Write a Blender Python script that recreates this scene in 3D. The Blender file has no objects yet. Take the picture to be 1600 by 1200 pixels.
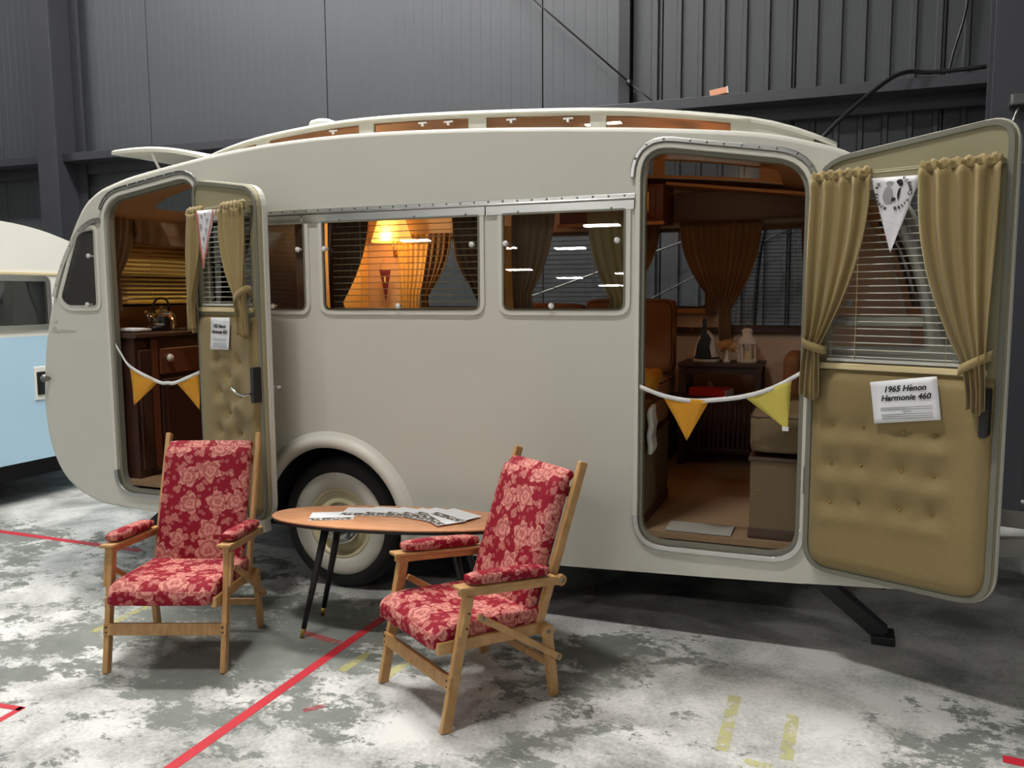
import bpy, bmesh, math, random
from mathutils import Vector, Matrix
from mathutils.geometry import tessellate_polygon
random.seed(7)
PI = math.pi
C = bpy.context.scene.collection
scene = bpy.context.scene
sin, cos, rad = math.sin, math.cos, math.radians

# ------------------------------------------------------------------ camera, world, exposure
F_PX, PITCH, ROLL, YAW = 1310.0, rad(6.1), rad(0.34), rad(21.3)
cam_d = bpy.data.cameras.new('camera'); cam = bpy.data.objects.new('camera', cam_d); C.objects.link(cam)
fw = Vector((-sin(YAW)*cos(PITCH), cos(YAW)*cos(PITCH), -sin(PITCH)))
rt = Vector((cos(YAW), sin(YAW), 0)); up = rt.cross(fw)
rt, up = rt*cos(ROLL)-up*sin(ROLL), up*cos(ROLL)+rt*sin(ROLL)
cm = Matrix((rt, up, -fw)).transposed().to_4x4(); cm.translation = Vector((2.525, -3.758, 1.6))
cam.matrix_world = cm
cam_d.sensor_width = 36; cam_d.lens = 36*F_PX/1600; cam_d.clip_start = .05; cam_d.clip_end = 200
scene.camera = cam
w = bpy.data.worlds.new('world'); scene.world = w; w.use_nodes = True
w.node_tree.nodes['Background'].inputs[0].default_value = (.8, .85, 1, 1)
w.node_tree.nodes['Background'].inputs[1].default_value = .012
vs = scene.view_settings
vs.view_transform = 'Standard'; vs.look = 'None'; vs.gamma = 1; vs.use_curve_mapping = False
vs.exposure = 0.24
# hall lamps: (x, y, strength factor); all hang at LAMP_Z, 1.25 m battens
LAMP_Z, LAMP_L = 7.4, 165.0
LAMPS = [(.35, -2.5, 'directly above the coffee table'), (-2.0, 1.0, 'above the caravan tail'), (-.7, 1.3, 'added above the roof lantern to brighten the roof'), (-5.4, .9, 'above the far end of the blue caravan'), (-6.5, -12.5, 'left behind the camera'), (1.0, -13.0, 'straight behind the camera'),  # the one over the roof lantern is an extra that brightens the roof
         (13.0, -7.0, 'right of the drawbar'), (-5.25, -24.3, 'mirrored largest in the square window'), (-13.3, -25.8, 'mirrored in the widest window'), (-7.6, -28.2, 'mirrored in the middle of the square window'),
         (-10.4, -27.8, 'mirrored at the left edge of the square window'), (-11.6, -33.0, 'mirrored in the reddish curtain'), (-9.9, -35.6, 'mirrored low in the square window'), (-6.7, -34.5, 'mirrored at the right edge of the square window'), (-8.5, -38.2, 'mirrored lowest in the olive curtain')]

# ------------------------------------------------------------------ helpers
def s2l(c):
    return tuple((v/12.92 if v <= .04045 else ((v+.055)/1.055)**2.4) for v in c)
def rgb(r, g, b): return s2l((r/255, g/255, b/255)) + (1,)
MATS = {}
def mat(name, col, rough=.5, metal=0, spec=.5, noise=None, bump=None, coat=0, emit=None, estr=0, sheen=0):
    """principled material; noise=(scale, amount) varies the colour, bump=(scale, strength) gives fine relief"""
    m = bpy.data.materials.new(name); m.use_nodes = True; nt = m.node_tree; b = nt.nodes['Principled BSDF']
    b.inputs['Base Color'].default_value = col; b.inputs['Roughness'].default_value = rough
    b.inputs['Metallic'].default_value = metal; b.inputs['Specular IOR Level'].default_value = spec
    b.inputs['Coat Weight'].default_value = coat; b.inputs['Sheen Weight'].default_value = sheen
    if emit: b.inputs['Emission Color'].default_value = emit; b.inputs['Emission Strength'].default_value = estr
    tc = nt.nodes.new('ShaderNodeTexCoord')
    if noise:
        n = nt.nodes.new('ShaderNodeTexNoise'); n.inputs['Scale'].default_value = noise[0]; n.inputs['Detail'].default_value = 5
        nt.links.new(tc.outputs['Object'], n.inputs['Vector'])
        mx = nt.nodes.new('ShaderNodeMix'); mx.data_type = 'RGBA'
        a = noise[1]
        mx.inputs['A'].default_value = tuple(v*(1-a) for v in col[:3])+(1,); mx.inputs['B'].default_value = tuple(min(1, v*(1+a)) for v in col[:3])+(1,)
        nt.links.new(n.outputs['Fac'], mx.inputs['Factor']); nt.links.new(mx.outputs['Result'], b.inputs['Base Color'])
    if bump:
        n2 = nt.nodes.new('ShaderNodeTexNoise'); n2.inputs['Scale'].default_value = bump[0]; n2.inputs['Detail'].default_value = 4
        nt.links.new(tc.outputs['Object'], n2.inputs['Vector'])
        bp = nt.nodes.new('ShaderNodeBump'); bp.inputs['Strength'].default_value = bump[1]; bp.inputs['Distance'].default_value = .01
        nt.links.new(n2.outputs['Fac'], bp.inputs['Height']); nt.links.new(bp.outputs['Normal'], b.inputs['Normal'])
    MATS[name] = m
    return m
def glass(name, tint, refl=.12, rough=.0, body=0., bodycol=(.5, .5, .5, 1)):
    """thin clear sheet: tinted straight-through light, a fresnel mirror, and optionally some milkiness"""
    m = bpy.data.materials.new(name); m.use_nodes = True; nt = m.node_tree; nt.nodes.clear()
    o = nt.nodes.new('ShaderNodeOutputMaterial'); t = nt.nodes.new('ShaderNodeBsdfTransparent'); g = nt.nodes.new('ShaderNodeBsdfGlossy')
    t.inputs[0].default_value = tint; g.inputs['Roughness'].default_value = rough; g.inputs[0].default_value = (1, 1, 1, 1)
    fr = nt.nodes.new('ShaderNodeFresnel'); fr.inputs[0].default_value = 1.45
    mx = nt.nodes.new('ShaderNodeMixShader'); nt.links.new(fr.outputs[0], mx.inputs[0])
    src = t
    if body:
        d = nt.nodes.new('ShaderNodeBsdfDiffuse'); d.inputs[0].default_value = bodycol
        m2 = nt.nodes.new('ShaderNodeMixShader'); m2.inputs[0].default_value = body
        nt.links.new(t.outputs[0], m2.inputs[1]); nt.links.new(d.outputs[0], m2.inputs[2]); src = m2
    nt.links.new(src.outputs[0], mx.inputs[1]); nt.links.new(g.outputs[0], mx.inputs[2]); nt.links.new(mx.outputs[0], o.inputs[0])
    MATS[name] = m
    return m

class MB:
    def __init__(s): s.v = []; s.f = []; s.sm = []
    def add(s, vs, fs, smooth=False):
        o = len(s.v); s.v += [tuple(v) for v in vs]
        for f in fs: s.f.append(tuple(i+o for i in f)); s.sm.append(smooth)
        return s
    def box(s, c, d, R=None):
        hx, hy, hz = d[0]/2, d[1]/2, d[2]/2
        vs = [Vector((x, y, z)) for x in (-hx, hx) for y in (-hy, hy) for z in (-hz, hz)]
        if R: vs = [R @ v for v in vs]
        c = Vector(c)
        return s.add([v+c for v in vs], [(0,1,3,2),(4,6,7,5),(0,4,5,1),(2,3,7,6),(0,2,6,4),(1,5,7,3)])
    def b2(s, x0, x1, y0, y1, z0, z1): return s.box(((x0+x1)/2, (y0+y1)/2, (z0+z1)/2), (x1-x0, y1-y0, z1-z0))
    def bar(s, p0, p1, wd, th, side=Vector((1, 0, 0)), ext=0):
        """board from p0 to p1: th along `side`, wd across it"""
        p0, p1 = Vector(p0), Vector(p1); a = (p1-p0).normalized(); sd = (side - a*side.dot(a)).normalized(); b = a.cross(sd)
        L = (p1-p0).length + 2*ext
        R = Matrix((sd, b, a)).transposed()
        return s.box((p0+p1)/2, (th, wd, L), R)
    def tube(s, path, r, n=8, cap=True, r2=None):
        path = [Vector(p) for p in path]; N = len(path); rings = []
        for i, p in enumerate(path):
            t = (path[min(i+1, N-1)]-path[max(i-1, 0)]).normalized()
            u = t.orthogonal().normalized() if i == 0 else (u - t*u.dot(t)).normalized()
            q = t.cross(u); rr = r if r2 is None else r+(r2-r)*i/(N-1)
            rings.append([p+(u*cos(2*PI*k/n)+q*sin(2*PI*k/n))*rr for k in range(n)])
        vs = [v for g in rings for v in g]; fs = []
        for i in range(N-1):
            for k in range(n): fs.append((i*n+k, i*n+(k+1) % n, (i+1)*n+(k+1) % n, (i+1)*n+k))
        s.add(vs, fs, True)
        if cap: s.add(rings[0], [tuple(range(n))[::-1]]); s.add(rings[-1], [tuple(range(n))])
        return s
    def lathe(s, prof, c, axis='Z', n=24, smooth=True):
        """prof: (radius, height along axis)"""
        c = Vector(c); vs = []
        for r, h in prof:
            for k in range(n):
                a = 2*PI*k/n; x, y = r*cos(a), r*sin(a)
                vs.append(c + (Vector((x, y, h)) if axis == 'Z' else Vector((x, h, y)) if axis == 'Y' else Vector((h, x, y))))
        fs = [(i*n+k, i*n+(k+1) % n, (i+1)*n+(k+1) % n, (i+1)*n+k) for i in range(len(prof)-1) for k in range(n)]
        s.add(vs, fs, smooth); return s
    def plate(s, loops, y0, y1, plane='XZ', smooth_edge=False):
        """flat plate with holes: loops[0] outline, others holes, thickness y0..y1 across the plane"""
        def P(p, h):
            return Vector((p[0], h, p[1])) if plane == 'XZ' else Vector((h, p[0], p[1])) if plane == 'YZ' else Vector((p[0], p[1], h))
        flat = [p for l in loops for p in l]
        tris = tessellate_polygon([[Vector((p[0], p[1], 0)) for p in l] for l in loops])
        n = len(flat)
        s.add([P(p, y0) for p in flat]+[P(p, y1) for p in flat], [tuple(t) for t in tris]+[tuple(i+n for i in t[::-1]) for t in tris])
        for l in loops:
            m = len(l)
            s.add([P(p, y0) for p in l]+[P(p, y1) for p in l], [(i, (i+1) % m, m+(i+1) % m, m+i) for i in range(m)], smooth_edge)
        return s
    def grid(s, rows, smooth=True, closed=False, skip=None):
        """rows: list of rows of points"""
        m = len(rows[0]); vs = [p for r in rows for p in r]; fs = []
        for i in range(len(rows)-1):
            for j in range(m if closed else m-1):
                if skip and skip(i, j): continue
                fs.append((i*m+j, i*m+(j+1) % m, (i+1)*m+(j+1) % m, (i+1)*m+j))
        return s.add(vs, fs, smooth)
    def ball(s, c, r, sc=(1, 1, 1), n=12, m=8):
        c = Vector(c)
        return s.grid([[c+Vector((r*sc[0]*sin(PI*i/m)*cos(2*PI*k/n), r*sc[1]*sin(PI*i/m)*sin(2*PI*k/n), r*sc[2]*cos(PI*i/m))) for k in range(n)] for i in range(m+1)], True, True)
    def pillow(s, size, r, puff, M=None, n=10, disp=None):
        """soft rounded box; puff swells the large faces"""
        hx, hy, hz = size[0]/2, size[1]/2, size[2]/2
        for ax in range(3):
            for sg in (-1, 1):
                rows = []
                for i in range(n+1):
                    row = []
                    for j in range(n+1):
                        a, b = 2*i/n-1, 2*j/n-1
                        q = [0, 0, 0]; q[ax] = sg; q[(ax+1) % 3] = a*sg; q[(ax+2) % 3] = b
                        p = Vector((q[0]*hx, q[1]*hy, q[2]*hz))
                        inn = Vector((max(-hx+r, min(hx-r, p.x)), max(-hy+r, min(hy-r, p.y)), max(-hz+r, min(hz-r, p.z))))
                        d = p-inn
                        if d.length > 1e-9: p = inn + d.normalized()*r
                        fx, fy = 1-(p.x/hx)**2, 1-(p.y/hy)**2
                        p.z += (1 if p.z > 0 else -1)*puff*max(0, fx)*max(0, fy)*min(1, abs(p.z)/(hz*.5+1e-6))
                        if disp: p = disp(p)
                        row.append(M @ p if M else p)
                    rows.append(row)
                s.grid(rows, True)
        return s
    def mesh(s, name, uv=False, weld=True):
        me = bpy.data.meshes.new(name); me.from_pydata(s.v, [], s.f); me.polygons.foreach_set('use_smooth', s.sm)
        bm = bmesh.new(); bm.from_mesh(me)
        if weld: bmesh.ops.remove_doubles(bm, verts=bm.verts, dist=1e-5)
        bmesh.ops.recalc_face_normals(bm, faces=bm.faces)
        if uv:
            ul = bm.loops.layers.uv.new('UVMap')
            for f in bm.faces:
                nx, ny, nz = map(abs, f.normal)
                for l in f.loops:
                    c = l.vert.co
                    l[ul].uv = (c.y, c.z) if nx >= ny and nx >= nz else (c.x, c.z) if ny >= nz else (c.x, c.y)
        bm.to_mesh(me); bm.free()
        return me
def obj(name, mb, m, parent=None, bev=0, uv=False, kind=None, label=None, seg=2, M=None):
    me = mb if isinstance(mb, bpy.types.Mesh) else mb.mesh(name, uv)
    o = bpy.data.objects.new(name, me); C.objects.link(o)
    if m: me.materials.clear(); me.materials.append(MATS[m] if isinstance(m, str) else m)
    if parent: o.parent = parent
    if M is not None: o.matrix_local = M
    if bev:
        b = o.modifiers.new('bevel', 'BEVEL'); b.width = bev; b.segments = seg; b.limit_method = 'ANGLE'; b.angle_limit = rad(40)
    if kind: o['kind'] = kind
    if label: o['label'] = label
    return o
def tag(o, label, cat, group=None):
    o['label'] = label; o['category'] = cat
    if group: o['group'] = group
    return o
def thing(name, label, cat, loc=(0, 0, 0), rz=0, group=None, M=None):
    o = bpy.data.objects.new(name, None); C.objects.link(o); o.empty_display_size = .1
    o.matrix_world = M if M is not None else Matrix.Translation(loc) @ Matrix.Rotation(rz, 4, 'Z')
    return tag(o, label, cat, group)
def copy_tree(o, parent=None):
    c = o.copy(); C.objects.link(c)
    if parent: c.parent = parent
    for ch in list(o.children): copy_tree(ch, c)
    return c
def catmull(pts, k=6, closed=False):
    out = []; n = len(pts)
    for i in range(n if closed else n-1):
        g = lambda j: pts[j % n] if closed else pts[max(0, min(n-1, j))]
        p0, p1, p2, p3 = g(i-1), g(i), g(i+1), g(i+2)
        for q in range(k):
            t = q/k
            out.append(tuple(.5*((2*p1[d])+(-p0[d]+p2[d])*t+(2*p0[d]-5*p1[d]+4*p2[d]-p3[d])*t*t+(-p0[d]+3*p1[d]-3*p2[d]+p3[d])*t**3) for d in range(len(pts[0]))))
    if not closed: out.append(tuple(pts[-1]))
    return out
def rpoly(cs, rs, k=7):
    """closed polygon with rounded corners"""
    out = []; n = len(cs)
    if not isinstance(rs, (list, tuple)): rs = [rs]*n
    for i in range(n):
        p, a, b = Vector(cs[i]), Vector(cs[i-1]), Vector(cs[(i+1) % n])
        r = min(rs[i], (a-p).length*.49, (b-p).length*.49); u, v = (a-p).normalized()*r, (b-p).normalized()*r
        for q in range(k+1):
            t = q/k; out.append(tuple((p+u)*(1-t)**2+p*2*t*(1-t)+(p+v)*t*t))
    return out
def area(l): return sum(l[i-1][0]*l[i][1]-l[i][0]*l[i-1][1] for i in range(len(l)))/2
def offset(l, d):
    """grow (d>0) or shrink a closed loop"""
    sg = 1 if area(l) > 0 else -1; n = len(l); out = []
    for i in range(n):
        a, p, b = Vector(l[i-1]), Vector(l[i]), Vector(l[(i+1) % n])
        e1, e2 = (p-a), (b-p)
        if e1.length < 1e-7: e1 = e2
        if e2.length < 1e-7: e2 = e1
        e1.normalize(); e2.normalize()
        t = e1+e2
        if t.length < 1e-6: t = e1
        t.normalize()
        nrm = Vector((t.y, -t.x))*sg; k = 1/max(.6, e1.dot(t))
        out.append(tuple(p+nrm*d*k))
    return out
def text_mesh(txt, size, M, shear=0, bold=0, align='CENTER', extr=.0003):
    cu = bpy.data.curves.new('txt', 'FONT'); cu.body = txt; cu.size = size; cu.align_x = align; cu.shear = shear; cu.offset = bold; cu.extrude = extr; cu.resolution_u = 3
    o = bpy.data.objects.new('txt', cu); C.objects.link(o); bpy.context.view_layer.update()
    me = bpy.data.meshes.new_from_object(o.evaluated_get(bpy.context.evaluated_depsgraph_get()))
    bpy.data.objects.remove(o); bpy.data.curves.remove(cu); me.transform(M)
    mb = MB(); mb.add([v.co[:] for v in me.vertices], [tuple(p.vertices) for p in me.polygons]); bpy.data.meshes.remove(me)
    return mb
FACE = Matrix.Rotation(PI/2, 4, 'X')        # text lying in XY -> upright, facing -Y

SCREW = {}
def screws(pts, parent, y, m='steel_dull', r=.006):
    if y not in SCREW:
        SCREW[y] = MB().lathe([(0, y), (r-.001, y+.001), (r, y+.005)], (0, 0, 0), 'Y', 8).mesh('screw'); SCREW[y].materials.append(MATS[m])
    for x, z in pts:
        o = bpy.data.objects.new('screw', SCREW[y]); C.objects.link(o); o.parent = parent; o.location = (x, 0, z)
# ------------------------------------------------------------------ materials
mat('cream_paint', rgb(205, 203, 191), .5, spec=.35, noise=(2.5, .03))
mat('cream_trim', rgb(214, 211, 198), .45)
mat('olive_vinyl', rgb(144, 124, 80), .75, noise=(60, .10), bump=(500, .25), sheen=.15)
mat('olive_plain', rgb(158, 150, 118), .6, noise=(6, .03))
mat('curtain_olive', rgb(148, 128, 82), .9, noise=(220, .12), bump=(700, .3), sheen=.2)
mat('curtain_brown', rgb(126, 96, 62), .9, noise=(200, .12), bump=(700, .3), sheen=.2)
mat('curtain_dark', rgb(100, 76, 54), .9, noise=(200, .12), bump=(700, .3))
mat('aluminium', rgb(196, 196, 192), .28, metal=1, noise=(9, .08))
mat('chrome', rgb(225, 225, 225), .1, metal=1)
mat('steel_dull', rgb(140, 140, 135), .45, metal=1)
mat('seal_grey', rgb(120, 118, 104), .6)
mat('rubber', rgb(26, 26, 27), .75, bump=(90, .15))
mat('black_paint', rgb(24, 24, 26), .45)
mat('black_dull', rgb(18, 18, 19), .85)
mat('whitewall', rgb(206, 202, 188), .6, noise=(10, .05))
mat('rim_cream', rgb(206, 196, 158), .35, noise=(12, .1))
mat('white_plastic', rgb(225, 225, 222), .3)
mat('paper', rgb(238, 238, 240), .7, noise=(8, .02))
mat('ink', rgb(14, 14, 16), .7)
mat('ink_grey', rgb(150, 150, 152), .8)
mat('wall_panel', rgb(72, 74, 78), .5, noise=(1.5, .06))
mat('wall_dark', rgb(62, 64, 67), .55, noise=(1.2, .08))
mat('steel_grey', rgb(56, 57, 62), .5, noise=(3, .05))
mat('ceiling_grey', rgb(84, 86, 90), .8)
mat('lamp_body', rgb(200, 200, 200), .5)
mat('lamp_glow', (1, 1, 1, 1), emit=(1, .985, .95, 1), estr=LAMP_L)
mat('lining_wood', rgb(190, 138, 82), .5, noise=(5, .12))
mat('lining_pale', rgb(216, 192, 166), .6, noise=(7, .06))
mat('mahogany', rgb(62, 36, 28), .35, noise=(9, .2))
mat('red_wood', rgb(104, 56, 36), .35, noise=(9, .2))
mat('dark_wood', rgb(66, 42, 30), .45, noise=(14, .2))
mat('upholstery', rgb(150, 104, 64), .85, noise=(150, .1), bump=(500, .2))
mat('bench_vinyl', rgb(102, 84, 56), .75, noise=(50, .08), bump=(400, .2))
mat('carpet', rgb(136, 110, 82), .95, noise=(40, .15), bump=(300, .4))
mat('slat_cream', rgb(226, 206, 158), .45)
mat('slat_white', rgb(205, 202, 192), .4)
mat('red_tape', rgb(194, 34, 50), .5, noise=(14, .12))
mat('flag_orange', rgb(214, 148, 38), .9, bump=(600, .2))
mat('flag_yellow', rgb(212, 196, 92), .9, bump=(600, .2))
mat('flag_white', rgb(226, 224, 226), .85, bump=(60, .25))
mat('flag_red', rgb(196, 92, 74), .85)
mat('tape_white', rgb(232, 230, 228), .85)
mat('maroon', rgb(96, 28, 34), .85)
mat('sheer', rgb(214, 178, 104), .9)
mat('white_van', rgb(238, 236, 228), .4, coat=.3)
mat('blue_van', rgb(182, 216, 238), .4, coat=.3)
mat('lace', rgb(232, 232, 232), .9, bump=(80, .5))
mat('brass', rgb(190, 160, 90), .3, metal=1)
mat('terracotta', rgb(214, 150, 120), .7)
mat('red_book', rgb(200, 40, 28), .5)
mat('straw', rgb(210, 160, 100), .9, noise=(40, .2))
mat('enamel', rgb(226, 216, 200), .5)
mat('emblem_grey', rgb(184, 182, 172), .4, metal=.3)
mat('brick_grey', rgb(150, 148, 140), .6)
mat('shade_glow', rgb(255, 190, 90), .8, emit=rgb(255, 185, 90), estr=1.3)
glass('glass', (.93, .94, .93, 1))
glass('glass_tint', (.72, .74, .74, 1))
glass('amber', (.95, .86, .74, 1), body=.32, bodycol=rgb(206, 160, 126))  # clear lantern panes: warm glow from inside and reflections put into tint and body
glass('glass_yellowed', (.98, .88, .62, 1))

def translucent(name, col, k=.5):
    m = bpy.data.materials.new(name); m.use_nodes = True; nt = m.node_tree; nt.nodes.clear(); o = nt.nodes.new('ShaderNodeOutputMaterial')
    d = nt.nodes.new('ShaderNodeBsdfDiffuse'); t = nt.nodes.new('ShaderNodeBsdfTranslucent'); mx = nt.nodes.new('ShaderNodeMixShader'); mx.inputs[0].default_value = k
    d.inputs[0].default_value = col; t.inputs[0].default_value = col
    nt.links.new(d.outputs[0], mx.inputs[1]); nt.links.new(t.outputs[0], mx.inputs[2]); nt.links.new(mx.outputs[0], o.inputs[0]); MATS[name] = m
translucent('slat_translucent', rgb(246, 226, 166), .75)
def wood_mat(name, c1, c2, scale=(1, 1, 1), rough=.4):
    m = bpy.data.materials.new(name); m.use_nodes = True; nt = m.node_tree; b = nt.nodes['Principled BSDF']
    tc = nt.nodes.new('ShaderNodeTexCoord'); mp = nt.nodes.new('ShaderNodeMapping'); mp.inputs['Scale'].default_value = scale
    n = nt.nodes.new('ShaderNodeTexNoise'); n.inputs['Scale'].default_value = 12; n.inputs['Detail'].default_value = 6; n.inputs['Distortion'].default_value = .6
    cr = nt.nodes.new('ShaderNodeValToRGB'); cr.color_ramp.elements[0].position = .3; cr.color_ramp.elements[1].position = .7
    cr.color_ramp.elements[0].color = c1; cr.color_ramp.elements[1].color = c2
    nt.links.new(tc.outputs['Object'], mp.inputs[0]); nt.links.new(mp.outputs[0], n.inputs[0]); nt.links.new(n.outputs[0], cr.inputs[0]); nt.links.new(cr.outputs[0], b.inputs['Base Color'])
    b.inputs['Roughness'].default_value = rough; MATS[name] = m
wood_mat('beech', rgb(176, 132, 80), rgb(200, 158, 104), (6, 1.2, 1.2), .38)
wood_mat('teak_top', rgb(202, 138, 96), rgb(226, 168, 126), (1, 9, 3), .35)

def floral():
    """crimson damask with pink roses: petalled cells, woven ribs"""
    m = bpy.data.materials.new('floral'); m.use_nodes = True; nt = m.node_tree; b = nt.nodes['Principled BSDF']; N, L = nt.nodes.new, nt.links.new
    def math_(op, a, bb=None, c=None):
        n = N('ShaderNodeMath'); n.operation = op
        for i, v in enumerate((a, bb, c)):
            if v is None: continue
            if isinstance(v, (int, float)): n.inputs[i].default_value = v
            else: L(v, n.inputs[i])
        return n.outputs[0]
    tc = N('ShaderNodeTexCoord')
    nz = N('ShaderNodeTexNoise'); nz.inputs['Scale'].default_value = 45; nz.inputs['Detail'].default_value = 4
    L(tc.outputs['UV'], nz.inputs['Vector'])
    def flowers(scale, petals, R, wob, seed):
        mp = N('ShaderNodeMapping'); mp.inputs['Scale'].default_value = (scale, scale, scale); mp.inputs['Location'].default_value = (seed, seed*.7, 0)
        L(tc.outputs['UV'], mp.inputs[0])
        v = N('ShaderNodeTexVoronoi'); v.voronoi_dimensions = '2D'; v.inputs['Scale'].default_value = 1; v.inputs['Randomness'].default_value = .72
        L(mp.outputs[0], v.inputs['Vector'])
        sub = N('ShaderNodeVectorMath'); sub.operation = 'SUBTRACT'; L(mp.outputs[0], sub.inputs[0]); L(v.outputs['Position'], sub.inputs[1])
        sp = N('ShaderNodeSeparateXYZ'); L(sub.outputs[0], sp.inputs[0])
        cs = N('ShaderNodeSeparateXYZ'); L(v.outputs['Color'], cs.inputs[0])
        ang = math_('ADD', math_('ARCTAN2', sp.outputs[1], sp.outputs[0]), math_('MULTIPLY', cs.outputs[0], 6.28))
        r = math_('ADD', v.outputs['Distance'], math_('MULTIPLY', math_('SUBTRACT', nz.outputs['Fac'], .5), wob))
        pet = math_('ABSOLUTE', math_('COSINE', math_('MULTIPLY', ang, petals/2)))
        lim = math_('MULTIPLY', math_('ADD', .6, math_('MULTIPLY', pet, .4)), math_('ADD', R*.8, math_('MULTIPLY', cs.outputs[1], R*.4)))
        q = math_('DIVIDE', r, lim)
        mask = N('ShaderNodeMapRange'); mask.inputs[1].default_value = 1.06; mask.inputs[2].default_value = .94; L(q, mask.inputs[0])
        # petal rims and folds inside the rose
        ring = math_('SINE', math_('ADD', math_('MULTIPLY', q, 13), math_('MULTIPLY', pet, 3.2)))
        rg = N('ShaderNodeMapRange'); rg.inputs[1].default_value = -.6; rg.inputs[2].default_value = .5; rg.inputs[3].default_value = .38; rg.inputs[4].default_value = 1; L(ring, rg.inputs[0])
        return math_('MULTIPLY', mask.outputs[0], rg.outputs[0]), mask.outputs[0]
    f1, m1 = flowers(7.2, 5, .41, .34, 3.1)
    f2, m2 = flowers(13, 3, .29, .5, 8.7)
    f3, m3 = flowers(25, 2, .26, .4, 1.7)
    f2 = math_('MULTIPLY', f2, math_('SUBTRACT', 1, m1)); f3 = math_('MULTIPLY', math_('MULTIPLY', f3, .45), math_('SUBTRACT', 1, m1))
    fac = math_('MAXIMUM', math_('MAXIMUM', f1, math_('MULTIPLY', f2, .8)), f3)
    weave = N('ShaderNodeTexWave'); weave.inputs['Scale'].default_value = 130; weave.wave_type = 'BANDS'; weave.bands_direction = 'Y'; L(tc.outputs['UV'], weave.inputs['Vector'])
    mx = N('ShaderNodeMix'); mx.data_type = 'RGBA'; mx.inputs['A'].default_value = rgb(134, 10, 34); mx.inputs['B'].default_value = rgb(202, 134, 122)
    L(fac, mx.inputs['Factor'])
    L(mx.outputs['Result'], b.inputs['Base Color'])
    b.inputs['Roughness'].default_value = .75; b.inputs['Specular IOR Level'].default_value = .25
    bp = N('ShaderNodeBump'); bp.inputs['Strength'].default_value = .2; bp.inputs['Distance'].default_value = .003
    L(math_('ADD', fac, math_('MULTIPLY', weave.outputs['Fac'], .3)), bp.inputs['Height']); L(bp.outputs['Normal'], b.inputs['Normal'])
    MATS['floral'] = m
floral()

def floor_mat():
    """worn white paint peeling off grey-green concrete"""
    m = bpy.data.materials.new('floor_paint'); m.use_nodes = True; nt = m.node_tree; b = nt.nodes['Principled BSDF']; N, L = nt.nodes.new, nt.links.new
    tc = N('ShaderNodeTexCoord')
    def noise(scale, det, rough=.6, dist=0., st=(1, 1, 1)):
        mp = N('ShaderNodeMapping'); mp.inputs['Scale'].default_value = st; L(tc.outputs['Object'], mp.inputs[0])
        n = N('ShaderNodeTexNoise'); n.inputs['Scale'].default_value = scale; n.inputs['Detail'].default_value = det; n.inputs['Roughness'].default_value = rough; n.inputs['Distortion'].default_value = dist
        L(mp.outputs[0], n.inputs['Vector']); return n.outputs['Fac']
    def mth(op, a, c):
        n = N('ShaderNodeMath'); n.operation = op
        for i, v in enumerate((a, c)):
            if isinstance(v, (int, float)): n.inputs[i].default_value = v
            else: L(v, n.inputs[i])
        return n.outputs[0]
    big = noise(.9, 3, .5, .3); mid = noise(4.2, 15, .80, .2, (1, 1.3, 1)); fine = noise(38, 6, .75)
    sp = N('ShaderNodeSeparateXYZ'); L(tc.outputs['Object'], sp.inputs[0])
    # the paint is more worn where people walk (towards -X), better kept on the other side
    gx = N('ShaderNodeMapRange'); gx.inputs[1].default_value = -.6; gx.inputs[2].default_value = 2.6; gx.inputs[3].default_value = .035; gx.inputs[4].default_value = -.055; L(sp.outputs[0], gx.inputs[0])
    gy = N('ShaderNodeMapRange'); gy.inputs[1].default_value = -.2; gy.inputs[2].default_value = .6; gy.inputs[3].default_value = 0; gy.inputs[4].default_value = -.12; L(sp.outputs[1], gy.inputs[0])
    v = mth('ADD', mth('ADD', mth('MULTIPLY', big, .40), mth('MULTIPLY', mid, .52)), mth('ADD', mth('MULTIPLY', fine, .08), mth('ADD', gx.outputs[0], gy.outputs[0])))
    cr = N('ShaderNodeValToRGB'); cr.color_ramp.elements[0].position = .497; cr.color_ramp.elements[1].position = .518; L(v, cr.inputs[0])
    dirt = noise(2.2, 6, .6, .4); grime = noise(55, 3, .7)
    wh = N('ShaderNodeMix'); wh.data_type = 'RGBA'; wh.inputs['A'].default_value = rgb(140, 141, 136); wh.inputs['B'].default_value = rgb(216, 215, 211)
    dr = N('ShaderNodeMapRange'); dr.inputs[1].default_value = .40; dr.inputs[2].default_value = .58; L(mth('ADD', mth('MULTIPLY', dirt, .75), mth('MULTIPLY', grime, .25)), dr.inputs[0]); L(dr.outputs[0], wh.inputs['Factor'])
    gr = N('ShaderNodeMix'); gr.data_type = 'RGBA'; gr.inputs['A'].default_value = rgb(84, 88, 84); gr.inputs['B'].default_value = rgb(142, 145, 138); L(noise(7, 6, .7), gr.inputs['Factor'])
    mx = N('ShaderNodeMix'); mx.data_type = 'RGBA'; L(cr.outputs[0], mx.inputs['Factor']); L(wh.outputs['Result'], mx.inputs['A']); L(gr.outputs['Result'], mx.inputs['B'])
    L(mx.outputs['Result'], b.inputs['Base Color'])
    ro = N('ShaderNodeMapRange'); ro.inputs[3].default_value = .42; ro.inputs[4].default_value = .7; L(cr.outputs[0], ro.inputs[0]); L(ro.outputs[0], b.inputs['Roughness'])
    bp = N('ShaderNodeBump'); bp.inputs['Strength'].default_value = .25; bp.inputs['Distance'].default_value = .004; bp.invert = True; L(cr.outputs[0], bp.inputs['Height']); L(bp.outputs[0], b.inputs['Normal'])
    MATS['floor_paint'] = m
floor_mat()

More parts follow.
